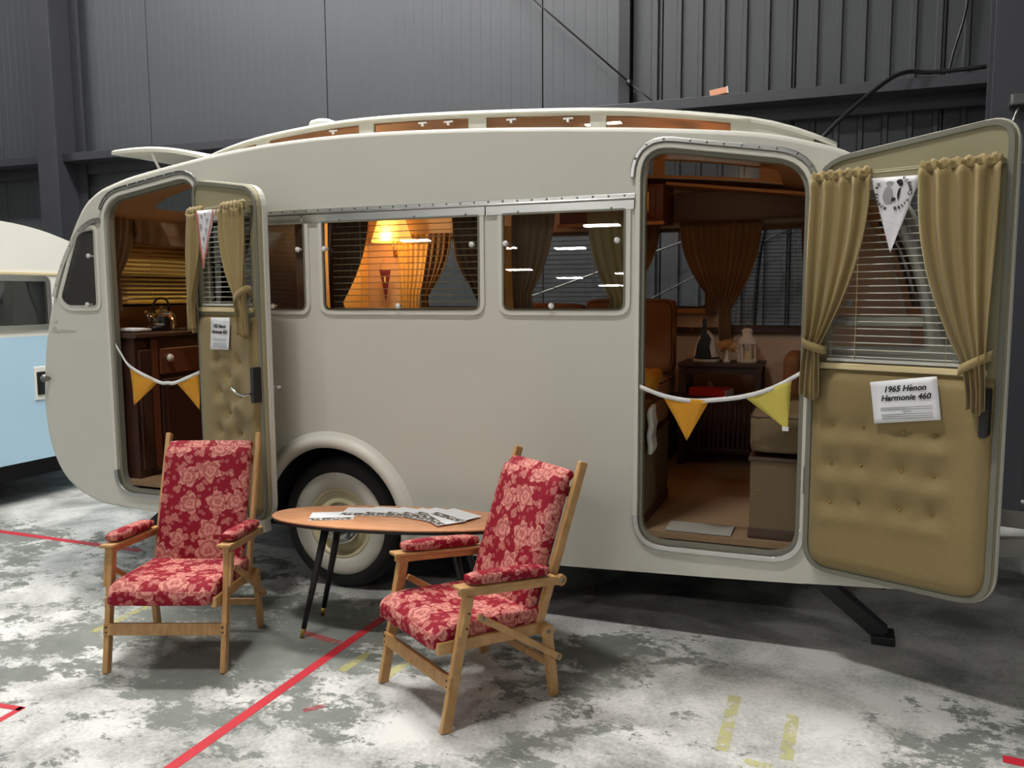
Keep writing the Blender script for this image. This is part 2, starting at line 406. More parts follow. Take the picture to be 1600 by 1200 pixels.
def worn_paint(name, col, cut):
    m = bpy.data.materials.new(name); m.use_nodes = True; nt = m.node_tree; b = nt.nodes['Principled BSDF']
    b.inputs['Base Color'].default_value = col; b.inputs['Roughness'].default_value = .6
    tc = nt.nodes.new('ShaderNodeTexCoord'); n = nt.nodes.new('ShaderNodeTexNoise'); n.inputs['Scale'].default_value = 16; n.inputs['Detail'].default_value = 6
    cr = nt.nodes.new('ShaderNodeValToRGB'); cr.color_ramp.elements[0].position = cut; cr.color_ramp.elements[1].position = cut+.12
    cr.color_ramp.elements[1].color = (.48, .48, .48, 1)
    nt.links.new(tc.outputs['Object'], n.inputs[0]); nt.links.new(n.outputs[0], cr.inputs[0]); nt.links.new(cr.outputs[0], b.inputs['Alpha']); MATS[name] = m
worn_paint('yellow_worn', rgb(206, 200, 122), .36)
worn_paint('red_worn', rgb(190, 40, 54), .36)

# ------------------------------------------------------------------ the hall
o = obj('floor', MB().b2(-22, 20, -44, 4.0, -.2, 0), 'floor_paint', kind='structure')
obj('ceiling', MB().b2(-22, 20, -44, 4.0, 8.2, 8.3), 'ceiling_grey', kind='structure')
wall_back = obj('wall_back', MB().b2(-22, 20, 3.66, 3.8, 0, 8.2), 'steel_grey', kind='structure')
obj('wall_left', MB().b2(-22.2, -22, -44, 4.0, 0, 8.2), 'wall_panel', kind='structure')
obj('wall_right', MB().b2(20, 20.2, -44, 4.0, 0, 8.2), 'wall_panel', kind='structure')
obj('wall_front', MB().b2(-22, 20, -44.2, -44, 0, 8.2), 'wall_panel', kind='structure')
def wall_sheet(x0, x1, ribbed):
    pts = []
    step = .19 if ribbed else .1
    n = max(1, round((x1-x0-.012)/step)); a, b = x0+.006, x1-.006; d = (b-a)/n
    pts.append((a, 3.66))
    for i in range(n):
        x = a+i*d
        if ribbed: pts += [(x, 3.6), (x+d*.62, 3.6), (x+d*.68, 3.575), (x+d*.86, 3.575), (x+d*.92, 3.6)]
        else: pts += [(x, 3.6), (x+d*.93, 3.6), (x+d*.95, 3.6012), (x+d*.98, 3.6012)]
    pts += [(b, 3.6), (b, 3.66)]
    mb = MB(); mb.grid([[Vector((p[0], p[1], z)) for p in pts] for z in (0, 8.2)], smooth=False)
    obj('panel', mb, 'wall_dark' if ribbed else 'wall_panel', wall_back)
xs = [-.03-2.27*k for k in range(0, 10)][::-1]
for a, b in zip(xs[:-1], xs[1:]): wall_sheet(a, b, False)
wall_sheet(-.03, .68, False)
wall_sheet(.79, 1.05, True)
xs = [1.05+1.08*k for k in range(0, 14)]
for a, b in zip(xs[:-1], xs[1:]): wall_sheet(a, b, True)
tag(obj('wall_post', MB().b2(.685, .785, 3.52, 3.66, 0, 8.2), 'black_paint', bev=.004), 'slim black vertical post on the back wall above the caravan roof', 'post')
tag(obj('steel_beam', MB().b2(-21.9, 19.9, 3.28, 3.56, 3.09, 3.175).b2(-21.9, 19.9, 3.50, 3.56, 2.98, 3.09), 'steel_grey', bev=.004), 'long grey horizontal steel beam along the back wall', 'beam')
t = thing('steel_column', 'tall grey steel column behind the blue and white caravan', 'column', (-5.55, 3.1, 0))
obj('front_flange', MB().b2(-.14, .14, -.01, .02, 0, 8.2), 'steel_grey', t, bev=.003)
obj('web', MB().b2(-.015, .015, .02, .36, 0, 8.2), 'steel_grey', t)
obj('rear_flange', MB().b2(-.14, .14, .36, .39, 0, 8.2), 'steel_grey', t, bev=.003)
obj('base_plate', MB().b2(-.22, .22, -.08, .45, 0, .02), 'steel_grey', t)
t = thing('steel_column', 'dark steel column at the right edge carrying a grey box', 'column', (3.62, 3.05, 0))
obj('front_flange', MB().b2(-.16, .16, -.01, .02, 0, 8.2), 'steel_grey', t, bev=.003)
obj('web', MB().b2(-.015, .015, .02, .22, 0, 8.2), 'steel_grey', t)
obj('rear_flange', MB().b2(-.16, .16, .22, .25, 0, 8.2), 'steel_grey', t, bev=.003)
t = thing('junction_box', 'small grey metal box on the right steel column', 'box', (3.62, 2.98, 2.86))
obj('housing', MB().b2(-.06, .1, -.05, .055, 0, .07), 'steel_dull', t, bev=.004)
obj('lid', MB().b2(-.05, .09, -.058, -.05, .008, .062), 'aluminium', t, bev=.002)
obj('cable', MB().tube(catmull([(0, 0, 0), (-.04, -.03, -.12), (-.06, -.03, -.25), (-.02, -.03, -.36), (.1, -.02, -.40)], 5), .009, 8), 'steel_dull', t)
tag(obj('bracing_rod', MB().tube([(-.9, 3.5, 4.93), (.80, 3.45, 3.38)], .008, 6).tube([(.80, 3.45, 3.38), (1.02, 3.4, 3.19)], .006, 6).lathe([(.0, -.03), (.025, -.03), (.025, .03), (0, .03)], (.80, 3.46, 3.38), 'Y', 8), 'black_paint'),
    'thin black diagonal rod crossing the back wall panels', 'rod')
tag(obj('bracing_rod', MB().tube([(3.47, 3.42, 2.78), (-2.115, 3.42, .0)], .007, 6), 'steel_grey'), 'thin grey diagonal rod below the beam beside the right column', 'rod')
tag(obj('bracing_rod', MB().tube([(-4.8, 3.36, .0), (3.46, 3.36, 2.753)], .011, 6), 'steel_dull'), 'pale diagonal rod on the back wall seen through the caravan windows', 'rod')
tag(obj('power_cable', MB().tube(catmull([(3.45, 3.3, 3.21), (3.1, 3.28, 3.20), (2.92, 3.2, 3.2), (2.75, 3.0, 3.08), (2.45, 2.75, 2.78), (2.2, 2.6, 2.45), (2.0, 2.5, 2.0), (1.95, 2.45, 1.0), (1.95, 2.5, .012)], 6), .016, 8), 'black_paint'),
    'thick black cable sagging from the beam down behind the caravan', 'cable')
tag(obj('power_cable', MB().tube(catmull([(3.36, 3.55, 4.2), (3.33, 3.55, 3.7), (3.26, 3.53, 3.4), (3.22, 3.52, 3.185)], 4), .011, 6), 'black_paint'), 'thin black cable hanging down the ribbed wall to the beam', 'cable')
t = thing('cardboard_tube', 'small tan offcut lying on top of the steel beam', 'offcut', (1.56, 3.36, 3.176))
obj('block', MB().box((0, 0, .034), (.14, .08, .05), Matrix.Rotation(rad(-8), 3, 'Y')), 'terracotta', t, bev=.004)
obj('end_cap', MB().box((.072, 0, .045), (.008, .084, .055), Matrix.Rotation(rad(-8), 3, 'Y')), 'tape_white', t)

proto_lamp = None
for i, (lx, ly, where) in enumerate(LAMPS):
    if proto_lamp is None:
        t = thing('hall_lamp', 'white hall lamp '+where, 'lamp', (lx, ly, LAMP_Z), group='hall lamps')
        obj('housing', MB().b2(-.65, .65, -.2, .2, .005, .09), 'lamp_body', t, bev=.01)
        obj('diffuser', MB().b2(-.62, .62, -.17, .17, -.01, .004), 'lamp_glow', t)
        for sx in (-.5, .5): obj('hanger', MB().tube([(sx, 0, .09), (sx, 0, .8)], .006, 6), 'steel_dull', t)
        proto_lamp = t
    else:
        c = copy_tree(proto_lamp); c.location = (lx, ly, LAMP_Z); c['label'] = 'white hall lamp '+where

# ------------------------------------------------------------------ the caravan
CW, FL = 2.1, .50          # body width, inside floor level
van = thing('caravan', 'cream touring caravan with both padded side doors standing open', 'caravan', (0, 0, 0))
PROF = catmull([(-1.226, .33), (-1.45, .337), (-1.677, .357), (-1.906, .471), (-2.024, .665), (-2.06, .88), (-2.054, 1.065), (-2.015, 1.33), (-1.93, 1.6), (-1.815, 1.864), (-1.667, 2.103), (-1.533, 2.207),
    (-1.383, 2.256), (-1.213, 2.293), (-.776, 2.356), (-.39, 2.395), (0, 2.412), (.385, 2.41), (.937, 2.387), (1.482, 2.349), (1.845, 2.316), (2.179, 2.275), (2.40, 2.222), (2.56, 2.16), (2.70, 2.05), (2.82, 1.87), (2.90, 1.65),
    (2.965, 1.386), (3.01, 1.1), (3.02, .85), (2.99, .62), (2.93, .45), (2.833, .365), (2.6, .346), (2.403, .337)], 4)
ARC, ARR = (.02, .37), .435
bot = [(2.0, .318), (1.32, .293), (.9, .291), (.46, .292)]
arch = [(ARC[0]+ARR*cos(a), ARC[1]+ARR*sin(a)) for a in [rad(-10)+i*rad(200)/28 for i in range(29)]]
SIDE = PROF + bot[:3] + arch + [(-.6, .305), (-.9, .318)]
R_EDGE = .022
def prof_norm(P):
    out = []
    for i in range(len(P)):
        a, b = Vector(P[max(0, i-1)]), Vector(P[min(len(P)-1, i+1)]); t = (b-a).normalized(); out.append(Vector((-t.y, t.x)))
    return out
PN = prof_norm(PROF)
EF = [min(1, i/10, (len(PROF)-1-i)/10) for i in range(len(PROF))]
inset = [tuple(Vector(p)-n*R_EDGE*f) for p, n, f in zip(PROF, PN, EF)]
SIDE_IN = inset + SIDE[len(PROF):]

open_R = rpoly([(1.675, .44), (2.40, .44), (2.40, 2.146), (1.675, 2.262)], [.14, .14, .15, .15])
open_L = rpoly([(-1.485, .43), (-.80, .43), (-.80, 2.272), (-1.485, 2.165)], [.14, .14, .14, .15])
wins = {'W1': (-.52, -.09), 'W2': (.0, .908), 'W3': (1.008, 1.625)}
win_loops = {k: rpoly([(a, 1.515), (b, 1.515), (b, 1.99), (a, 1.99)], [.05, .05, .02, .02]) for k, (a, b) in wins.items()}
cornL = rpoly([(-1.55, 1.532), (-1.545, 2.008), (-1.69, 1.995), (-1.868, 1.59), (-1.80, 1.532)], [.04, .035, .15, .05, .04])
cornR = rpoly([(2.47, 1.36), (2.875, 1.36), (2.83, 1.66), (2.69, 1.99), (2.47, 2.005)], [.04, .05, .2, .12, .035])
near_holes = [open_R, open_L] + list(win_loops.values()) + [cornL, cornR]
obj('side_panel', MB().plate([SIDE_IN]+near_holes, 0, .026), 'cream_paint', van)
obj('side_lining', MB().plate([offset(SIDE_IN, -.03)]+[offset(h, .004) for h in near_holes], .028, .034), 'lining_wood', van)
far_x = [(-.62, .06), (.38, 1.02), (1.24, 1.68), (1.83, 2.36)]
far_loops = [rpoly([(a, 1.50 if a < 1.7 else 1.37), (b, 1.50 if a < 1.7 else 1.37), (b, 2.03), (a, 2.03)], .04) for a, b in far_x]
obj('side_panel', MB().plate([SIDE_IN]+far_loops, CW-.026, CW), 'cream_paint', van)
obj('side_lining', MB().plate([offset([p for p in SIDE_IN if p[1] > .2], -.03)]+[offset(h, .004) for h in far_loops], CW-.034, CW-.028), 'lining_pale', van)
for a, l in zip(far_x, far_loops):
    f = obj('window', MB().plate([offset(l, .012), offset(l, -.012)], CW-.04, CW+.006), 'dark_wood', van)
    obj('pane', MB().plate([offset(l, -.004)], CW-.014, CW-.010), 'glass', f)

def shell(name, m, off, holes, thick=0):
    P = [tuple(Vector(p)+n*off) for p, n in zip(PROF, PN)]
    ys = [0, .004, .01, R_EDGE, .06, .15, .25, .30, .35, .45, .5, .7, .9, 1.05, 1.2, 1.4, 1.55, 1.62, 1.75, 1.8, 1.85, 1.95, 2.04, CW-R_EDGE, CW-.01, CW-.004, CW]
    if off < 0: ys = [y for y in ys if .03 <= y <= CW-.03]; ys = [.03]+ys+[CW-.03]
    rows = []
    for p, n, ef in zip(P, PN, EF):
        row = []
        for y in ys:
            e = min(y, CW-y); ins = R_EDGE-math.sqrt(max(0, R_EDGE**2-(R_EDGE-e)**2)) if e < R_EDGE else 0
            ins = 0 if off < 0 else ins*ef
            crown = .03*(1-(2*y/CW-1)**2)
            q = Vector(p)+n*(crown-ins)
            row.append(Vector((q.x, y, q.y)))
        rows.append(row)
    def skip(i, j):
        x, z, y = (P[i][0]+P[i+1][0])/2, (P[i][1]+P[i+1][1])/2, (ys[j]+ys[j+1])/2
        return any(h[0] < x < h[1] and h[2] < y < h[3] and h[4] < z < h[5] for h in holes)
    o = obj(name, MB().grid(rows, True, skip=skip), m, van)
    return o
HOLES = [(-.98, 2.15, .31, 1.79, 2.2, 3), (-1.62, -1.05, .5, 1.55, 2.15, 3), (-2.4, -1.8, .35, 1.75, 1.52, 2.06), (2.6, 3.4, .35, 1.75, 1.5, 2.0)]
shell('roof_skin', 'cream_paint', 0, HOLES)
mat('headlining', rgb(184, 146, 106), .7, noise=(30, .05))
shell('headlining', 'headlining', -.03, HOLES)
obj('floor_board', MB().b2(-1.75, -.44, .036, CW-.036, FL-.03, FL).b2(.48, 2.85, .036, CW-.036, FL-.03, FL).b2(-.44, .48, .41, CW-.41, FL-.03, FL), 'carpet', van)
obj('underbody', MB().b2(-1.55, -.5, .05, CW-.05, .335, .36).b2(.55, 2.75, .05, CW-.05, .335, .36).b2(-.5, .55, .35, CW-.35, .335, .36).b2(-1.5, 2.55, .3, .36, .24, .335).b2(-1.5, 2.55, CW-.36, CW-.3, .24, .335), 'black_dull', van)
# end windows
def end_window(z0, z1, left, tint):
    P = [(p, n) for p, n in zip(PROF, PN) if z0 <= p[1] <= z1 and ((p[0] < 0) == left)]
    def strip_(y0, y1, o_, k0=0, k1=None):
        return MB().grid([[Vector((p[0]+n.x*(o_+.03*(1-(2*y/CW-1)**2)), y, p[1]+n.y*(o_+.03*(1-(2*y/CW-1)**2)))) for y in [y0+(y1-y0)*i/8 for i in range(9)]] for p, n in P[k0:k1]], True)
    f = obj('window', strip_(.33, .37, .006), 'aluminium', van); f.modifiers.new('thick', 'SOLIDIFY').thickness = .02
    for q in ((1.73, 1.77, 0, None), (.33, 1.77, 0, 2), (.33, 1.77, len(P)-2, None)):
        g = obj('window_trim', strip_(q[0], q[1], .006, q[2], q[3]), 'aluminium', f); g.modifiers.new('thick', 'SOLIDIFY').thickness = .02
    obj('pane', strip_(.35, 1.75, -.005), tint, f)
end_window(1.48, 2.10, True, 'glass_yellowed'); end_window(1.46, 2.06, False, 'glass')
# windows of the side
TILT = rad(4)
for k, (a, b) in wins.items():
    l = win_loops[k]
    fr = obj('window', MB().plate([offset(l, .014), offset(l, -.010)], -.010, .006), 'cream_trim', van, bev=.003)
    obj('gasket', MB().plate([offset(l, -.008), offset(l, -.017)], -.013, .004), 'seal_grey', fr)
    me = MB().plate([offset([(x, z-1.7525) for x, z in l], -.010)], -.002, .002)
    M = Matrix.Translation((0, .004, 1.7525)) @ Matrix.Rotation(-TILT, 4, 'X')
    obj('pane', me, 'glass', fr, M=M)
    kn = [(a+.03, 1.84), (b-.045, 1.84), ((a+b)/2-(.05 if k == 'W3' else 0), 1.545)]
    for x, z in kn:
        obj('knob', MB().lathe([(0, -.030), (.008, -.030), (.014, -.024), (.014, -.018), (.006, -.012), (.006, .01)], (x, 0, z), 'Y', 12), 'white_plastic', fr)
for l, sx in ((cornL, -1), (cornR, 1)):
    fr = obj('window', MB().plate([offset(l, .014), offset(l, -.010)], -.010, .006), 'cream_trim', van, bev=.003)
    obj('gasket', MB().plate([offset(l, -.008), offset(l, -.018)], -.013, .004), 'aluminium', fr)
    obj('pane', MB().plate([offset(l, -.010)], .0, .004), 'glass', fr)
    path = catmull([(-1.51, 2.045), (-1.58, 2.035), (-1.67, 1.985), (-1.765, 1.875), (-1.85, 1.73), (-1.905, 1.60)], 5)
    if sx > 0:
        path = catmull([(2.44, 2.045), (2.60, 2.042), (2.72, 1.985), (2.835, 1.74), (2.90, 1.52), (2.925, 1.39)], 5)
        obj('mid_rail', MB().b2(2.475, 2.845, -.012, .004, 1.462, 1.50), 'cream_trim', fr, bev=.003)
    ra, rb = [], []
    for i, p in enumerate(path):
        q = Vector(path[min(i+1, len(path)-1)])-Vector(path[max(0, i-1)]); n = Vector((-q.y, q.x)).normalized()
        ra.append(tuple(Vector(p)+n*.014)); rb.append(tuple(Vector(p)-n*.014))
    obj('drip_rail', MB().plate([ra+rb[::-1]], -.016, 0), 'aluminium', fr, bev=.004)
    screws(path[2::4], fr, -.019)
    for x, z in ((-1.60, 1.84), (-1.63, 1.555)):
        obj('knob', MB().lathe([(0, -.030), (.008, -.030), (.014, -.024), (.014, -.018), (.006, -.012), (.006, .01)], (x if sx < 0 else .93-x, 0, z), 'Y', 12), 'white_plastic', fr)
# rail above the windows
rail = obj('awning_rail', MB().b2(-.33, 1.66, -.014, 0, 2.022, 2.046).tube([(-.33, -.016, 2.024), (1.66, -.016, 2.024)], .006, 8), 'aluminium', van, bev=.003)
for a, b in ((-.55, -.115), (-.11, .93), (.935, 1.655)):
    obj('strip', MB().plate([rpoly([(a, 1.976), (b, 1.976), (b, 2.018), (a, 2.018)], .004, 2)], -.012, 0), 'aluminium', rail, bev=.003)
screws([(-.30+i*.0735, 2.038) for i in range(27)], rail, -.0185)
screws([(x, 1.985) for x in (-.25, .12, .55, .83, 1.1, 1.55)], rail, -.0165)
# door frames
for l in (open_R, open_L):
    ctr = 2.04 if l is open_R else -1.14
    f = obj('door_frame', MB().plate([offset(l, .016), offset(l, -.006)], -.010, .05), 'cream_trim', van, bev=.003)
    obj('rubber_seal', MB().plate([offset(l, -.005), offset(l, -.024)], .01, .05), 'seal_grey', f)
    low = [p for p in offset(l, .004) if p[1] < .62]
    low.sort(key=lambda p: math.atan2(p[0]-ctr, .9-p[1]))
    a, b = [], []
    for i, p in enumerate(low):
        q = Vector(low[min(i+1, len(low)-1)])-Vector(low[max(0, i-1)])
        if q.length < 1e-6: continue
        n = Vector((-q.y, q.x)).normalized(); a.append(tuple(Vector(p)+n*.012)); b.append(tuple(Vector(p)-n*.014))
    obj('threshold', MB().plate([a+b[::-1]], -.016, .045), 'aluminium', f, bev=.003)
    top = [p for p in offset(l, .030) if p[1] > (1.98 if l is open_R else 2.08)]
    top.sort(key=lambda p: math.atan2(p[0]-ctr, p[1]-1.2))
    a, b = [], []
    for i, p in enumerate(top):
        q = Vector(top[min(i+1, len(top)-1)])-Vector(top[max(0, i-1)])
        if q.length < 1e-6: continue
        n = Vector((-q.y, q.x)).normalized(); a.append(tuple(Vector(p)+n*.010)); b.append(tuple(Vector(p)-n*.010))
    obj('drip_rail', MB().plate([a+b[::-1]], -.018, 0), 'aluminium', f, bev=.004)
    mb = []; acc = 0
    for i in range(1, len(top)):
        acc += (Vector(top[i])-Vector(top[i-1])).length
        k = int(acc/.07)
        if k: 
            for q in range(1, k+1):
                p = Vector(top[i-1]).lerp(Vector(top[i]), q/k); mb.append((p.x, p.y))
            acc = 0
    screws(mb, f, -.0225)
# wheel arch, well, wheel
def ring_arc(r0, r1, a0, a1, n=40):
    A = [a0+(a1-a0)*i/n for i in range(n+1)]
    return [(ARC[0]+r1*cos(a), ARC[1]+r1*sin(a)) for a in A]+[(ARC[0]+r0*cos(a), ARC[1]+r0*sin(a)) for a in A[::-1]]
prof = [(ARR-.012, .02), (ARR-.010, -.02), (ARR+.005, -.034), (ARR+.03, -.036), (ARR+.048, -.026), (ARR+.056, 0), (ARR+.075, -.003), (ARR+.078, .004)]
rows = []
for i in range(41):
    a = rad(-10)+i*rad(200)/40
    rows.append([Vector((ARC[0]+r*cos(a), y, ARC[1]+r*sin(a))) for r, y in prof])
obj('wheel_arch', MB().grid(rows, True), 'cream_trim', van)
rows = [[Vector((ARC[0]+(ARR+.01)*cos(a), y, max(.29, ARC[1]+(ARR+.01)*sin(a)))) for y in (.01, .40)] for a in [i*PI/24 for i in range(25)]]
obj('wheel_well', MB().grid(rows, True).plate([[(ARC[0]+(ARR+.01)*cos(i*PI/24), ARC[1]+(ARR+.01)*sin(i*PI/24)) for i in range(25)]], .39, .40), 'black_dull', van)
def wheel(parent, c, flip=1):
    R = .362
    w_ = obj('wheel', MB().lathe([(.235, .03), (.28, .005), (.315, .0), (.345, .012), (R, .045), (R, .13), (.345, .165), (.3, .18), (.22, .16)], c, 'Y', 48), 'rubber', parent)
    obj('whitewall', MB().lathe([(.196, .012), (.205, .004), (.245, -.004), (.272, -.004), (.284, .004)], c, 'Y', 48), 'whitewall', w_)
    obj('rim', MB().lathe([(.196, .014), (.185, .008), (.178, .03), (.162, .045), (.15, .03), (.125, .022), (.11, .03), (.0, .034)], c, 'Y', 40), 'rim_cream', w_)
    obj('hubcap', MB().lathe([(.118, .028), (.115, .008), (.10, -.004), (.085, .0), (.075, -.018), (.05, -.034), (.0, -.038)], c, 'Y', 36), 'chrome', w_)
    return w_
wheel(van, (.02, .055, .362))
wheel(van, (.02, CW-.055-.18, .362))
obj('axle', MB().tube([(.02, .2, .33), (.02, CW-.2, .33)], .035, 12), 'black_dull', van)
# clerestory lantern on the roof
LTOP = catmull([(-1.20, 2.335), (-1.0, 2.415), (-.66, 2.497), (-.2, 2.545), (.25, 2.556), (.93, 2.530), (1.53, 2.487), (2.05, 2.412), (2.3, 2.345), (2.50, 2.255)], 5)
def roof_z(x):
    best = 0
    for a, b in zip(PROF[:-1], PROF[1:]):
        if (a[0]-x)*(b[0]-x) <= 0 and a[1] > 1.5: best = max(best, a[1]+(b[1]-a[1])*((x-a[0])/(b[0]-a[0]+1e-9)))
    return best
def ltop_z(x):
    for a, b in zip(LTOP[:-1], LTOP[1:]):
        if a[0] <= x <= b[0]: return a[1]+(b[1]-a[1])*(x-a[0])/(b[0]-a[0])
    return 0
sec = [(-1.08, -.62), (-.53, .06), (.15, .71), (.81, 1.36), (1.44, 2.03)]
def sweep_slab(x0, x1, n, y0, y1, th, zf, crown=.02):
    xs_ = [x0+(x1-x0)*i/n for i in range(n+1)]; ys = [y0, y0+.006, y0+.02, y0+.2, (y0+y1)/2, y1-.2, y1-.02, y1-.006, y1]
    def z(x, y, topf):
        e = min(y-y0, y1-y); return zf(x)+crown*(1-(2*(y-y0)/(y1-y0)-1)**2)+(0 if topf else -th)-(((.02-e)/.02)**2*.014 if (e < .02 and topf) else 0)
    mb = MB(); mb.grid([[Vector((x, y, z(x, y, 1))) for y in ys] for x in xs_], True)
    mb.grid([[Vector((x, y, z(x, y, 0))) for y in ys] for x in xs_], True)
    for y in (y0, y1): mb.grid([[Vector((x, y, z(x, y, k))) for k in (0, 1)] for x in xs_], False)
    for x in (x0, x1): mb.grid([[Vector((x, y, z(x, y, k))) for k in (0, 1)] for y in ys], False)
    return mb
obj('lantern_lining', sweep_slab(-1.1, 2.38, 36, .325, CW-.325, .004, lambda x: ltop_z(x)-.028), 'lining_wood', van)
obj('lantern_roof', sweep_slab(-1.19, 2.49, 40, .285, CW-.285, .026, ltop_z), 'cream_paint', van)
for Y0 in (.31, CW-.31):
    holes = []; top = [(x, z-.024) for x, z in LTOP if -1.15 < x < 2.42]; btm = [(x, roof_z(x)-.01) for x, z in LTOP if -1.15 < x < 2.42][::-1]
    for a, b in sec:
        n = 8; X = [a+(b-a)*i/n for i in range(n+1)]
        up_ = [(x, ltop_z(x)-.036) for x in X]; lo = [(x, roof_z(x)+.012) for x in X][::-1]
        if a < -1: up_ = [(x, max(z, roof_z(x)+.02)) for x, z in up_]
        holes.append(lo[::-1]+up_[::-1])
    ls = obj('lantern_side', MB().plate([btm[::-1]+top[::-1]]+holes, Y0-.01, Y0+.01), 'cream_paint', van)
    for h in holes: obj('pane', MB().plate([h], Y0-.003, Y0+.003), 'amber' if Y0 < 1 else 'glass', ls)
    yl = Y0+.013 if Y0 < 1 else Y0-.017
    obj('lining', MB().plate([offset(btm[::-1]+top[::-1], -.004)]+[offset(h, .002) for h in holes], yl, yl+.004), 'lining_wood', ls)
    if Y0 < 1:
        for x in (.45, .6, .95, 1.25, -.1):
            obj('catch', MB().box((x, Y0-.016, ltop_z(x)-.052), (.05, .01, .008)).box((x, Y0-.018, ltop_z(x)-.062), (.012, .012, .016)), 'white_plastic', ls)
obj('gutter_rail', MB().tube([(x, .280, z-.020) for x, z in LTOP if -.9 < x < 2.12], .006, 6), 'cream_trim', van)
obj('roof_vent', MB().lathe([(0, .05), (.04, .048), (.075, .035), (.085, .015), (.08, .008), (.05, .006), (.05, -.02)], (-.27, .46, 2.555), 'Z', 24), 'white_plastic', van)
# raised roof hatch at the tail
def hz(x): t = (x+1.03)/-.85; return 2.435+.16*t-.055*t*t+.03*sin(PI*min(1, max(0, t)))
h = obj('roof_hatch', sweep_slab(-1.88, -1.03, 14, .46, 1.6, .032, hz, .012), 'cream_paint', van)
for y in (.56, 1.5): obj('stay', MB().bar((-1.66, y, 2.545), (-1.50, y, 2.27), .018, .006, Vector((0, 1, 0))), 'white_plastic', h)
# chassis steadies, drawbar, end details
for (p0, p1) in (((2.40, .33, .33), (2.76, .33, .035)), ((-1.42, .55, .33), (-1.80, .55, .035)), ((2.40, CW-.33, .33), (2.76, CW-.33, .035)), ((-1.42, CW-.45, .33), (-1.80, CW-.45, .035))):
    sd = obj('corner_steady', MB().bar(p0, p1, .07, .09, Vector((0, 1, 0))), 'black_paint', van, bev=.004)
    obj('foot', MB().box((p1[0], p1[1], .02), (.10, .13, .04)), 'black_paint', sd, bev=.004)
db = obj('drawbar', MB().bar((2.7, .55, .37), (4.1, 1.0, .40), .09, .05).bar((2.7, CW-.55, .37), (4.1, CW-1.0, .40), .09, .05).b2(3.0, 3.06, .6, 1.5, .28, .34), 'brick_grey', van, bev=.004)
obj('jockey_wheel', MB().lathe([(.0, -.03), (.10, -.035), (.125, -.025), (.13, 0), (.125, .025), (.10, .035), (.0, .03)], (3.60, 1.12, .13), 'Y', 24), 'rubber', db)
obj('jockey_post', MB().tube([(3.60, 1.05, .14), (3.60, 1.05, .75)], .024, 10).box((3.60, 1.09, .14), (.03, .12, .03)), 'steel_dull', db)
obj('bottle_cover', MB().pillow((.42, .6, .46), .09, .02, Matrix.Translation((3.75, 1.05, .66)), 8), 'cream_trim', db)
obj('tail_knob', MB().lathe([(0, -.055), (.016, -.052), (.024, -.04), (.022, -.028), (.012, -.02), (.012, 0), (.02, .002)], (-2.0, .0, 1.106), 'Y', 16), 'steel_dull', van)
obj('emblem', MB().plate([catmull([(-1.95, 1.40), (-1.93, 1.425), (-1.90, 1.40), (-1.86, 1.405), (-1.80, 1.40), (-1.76, 1.40), (-1.76, 1.392), (-1.85, 1.39), (-1.93, 1.388)], 3, True)], -.003, .0)
    .plate([rpoly([(-1.935, 1.44), (-1.905, 1.44), (-1.90, 1.455), (-1.93, 1.455)], .004, 2)], -.003, 0), 'emblem_grey', van)

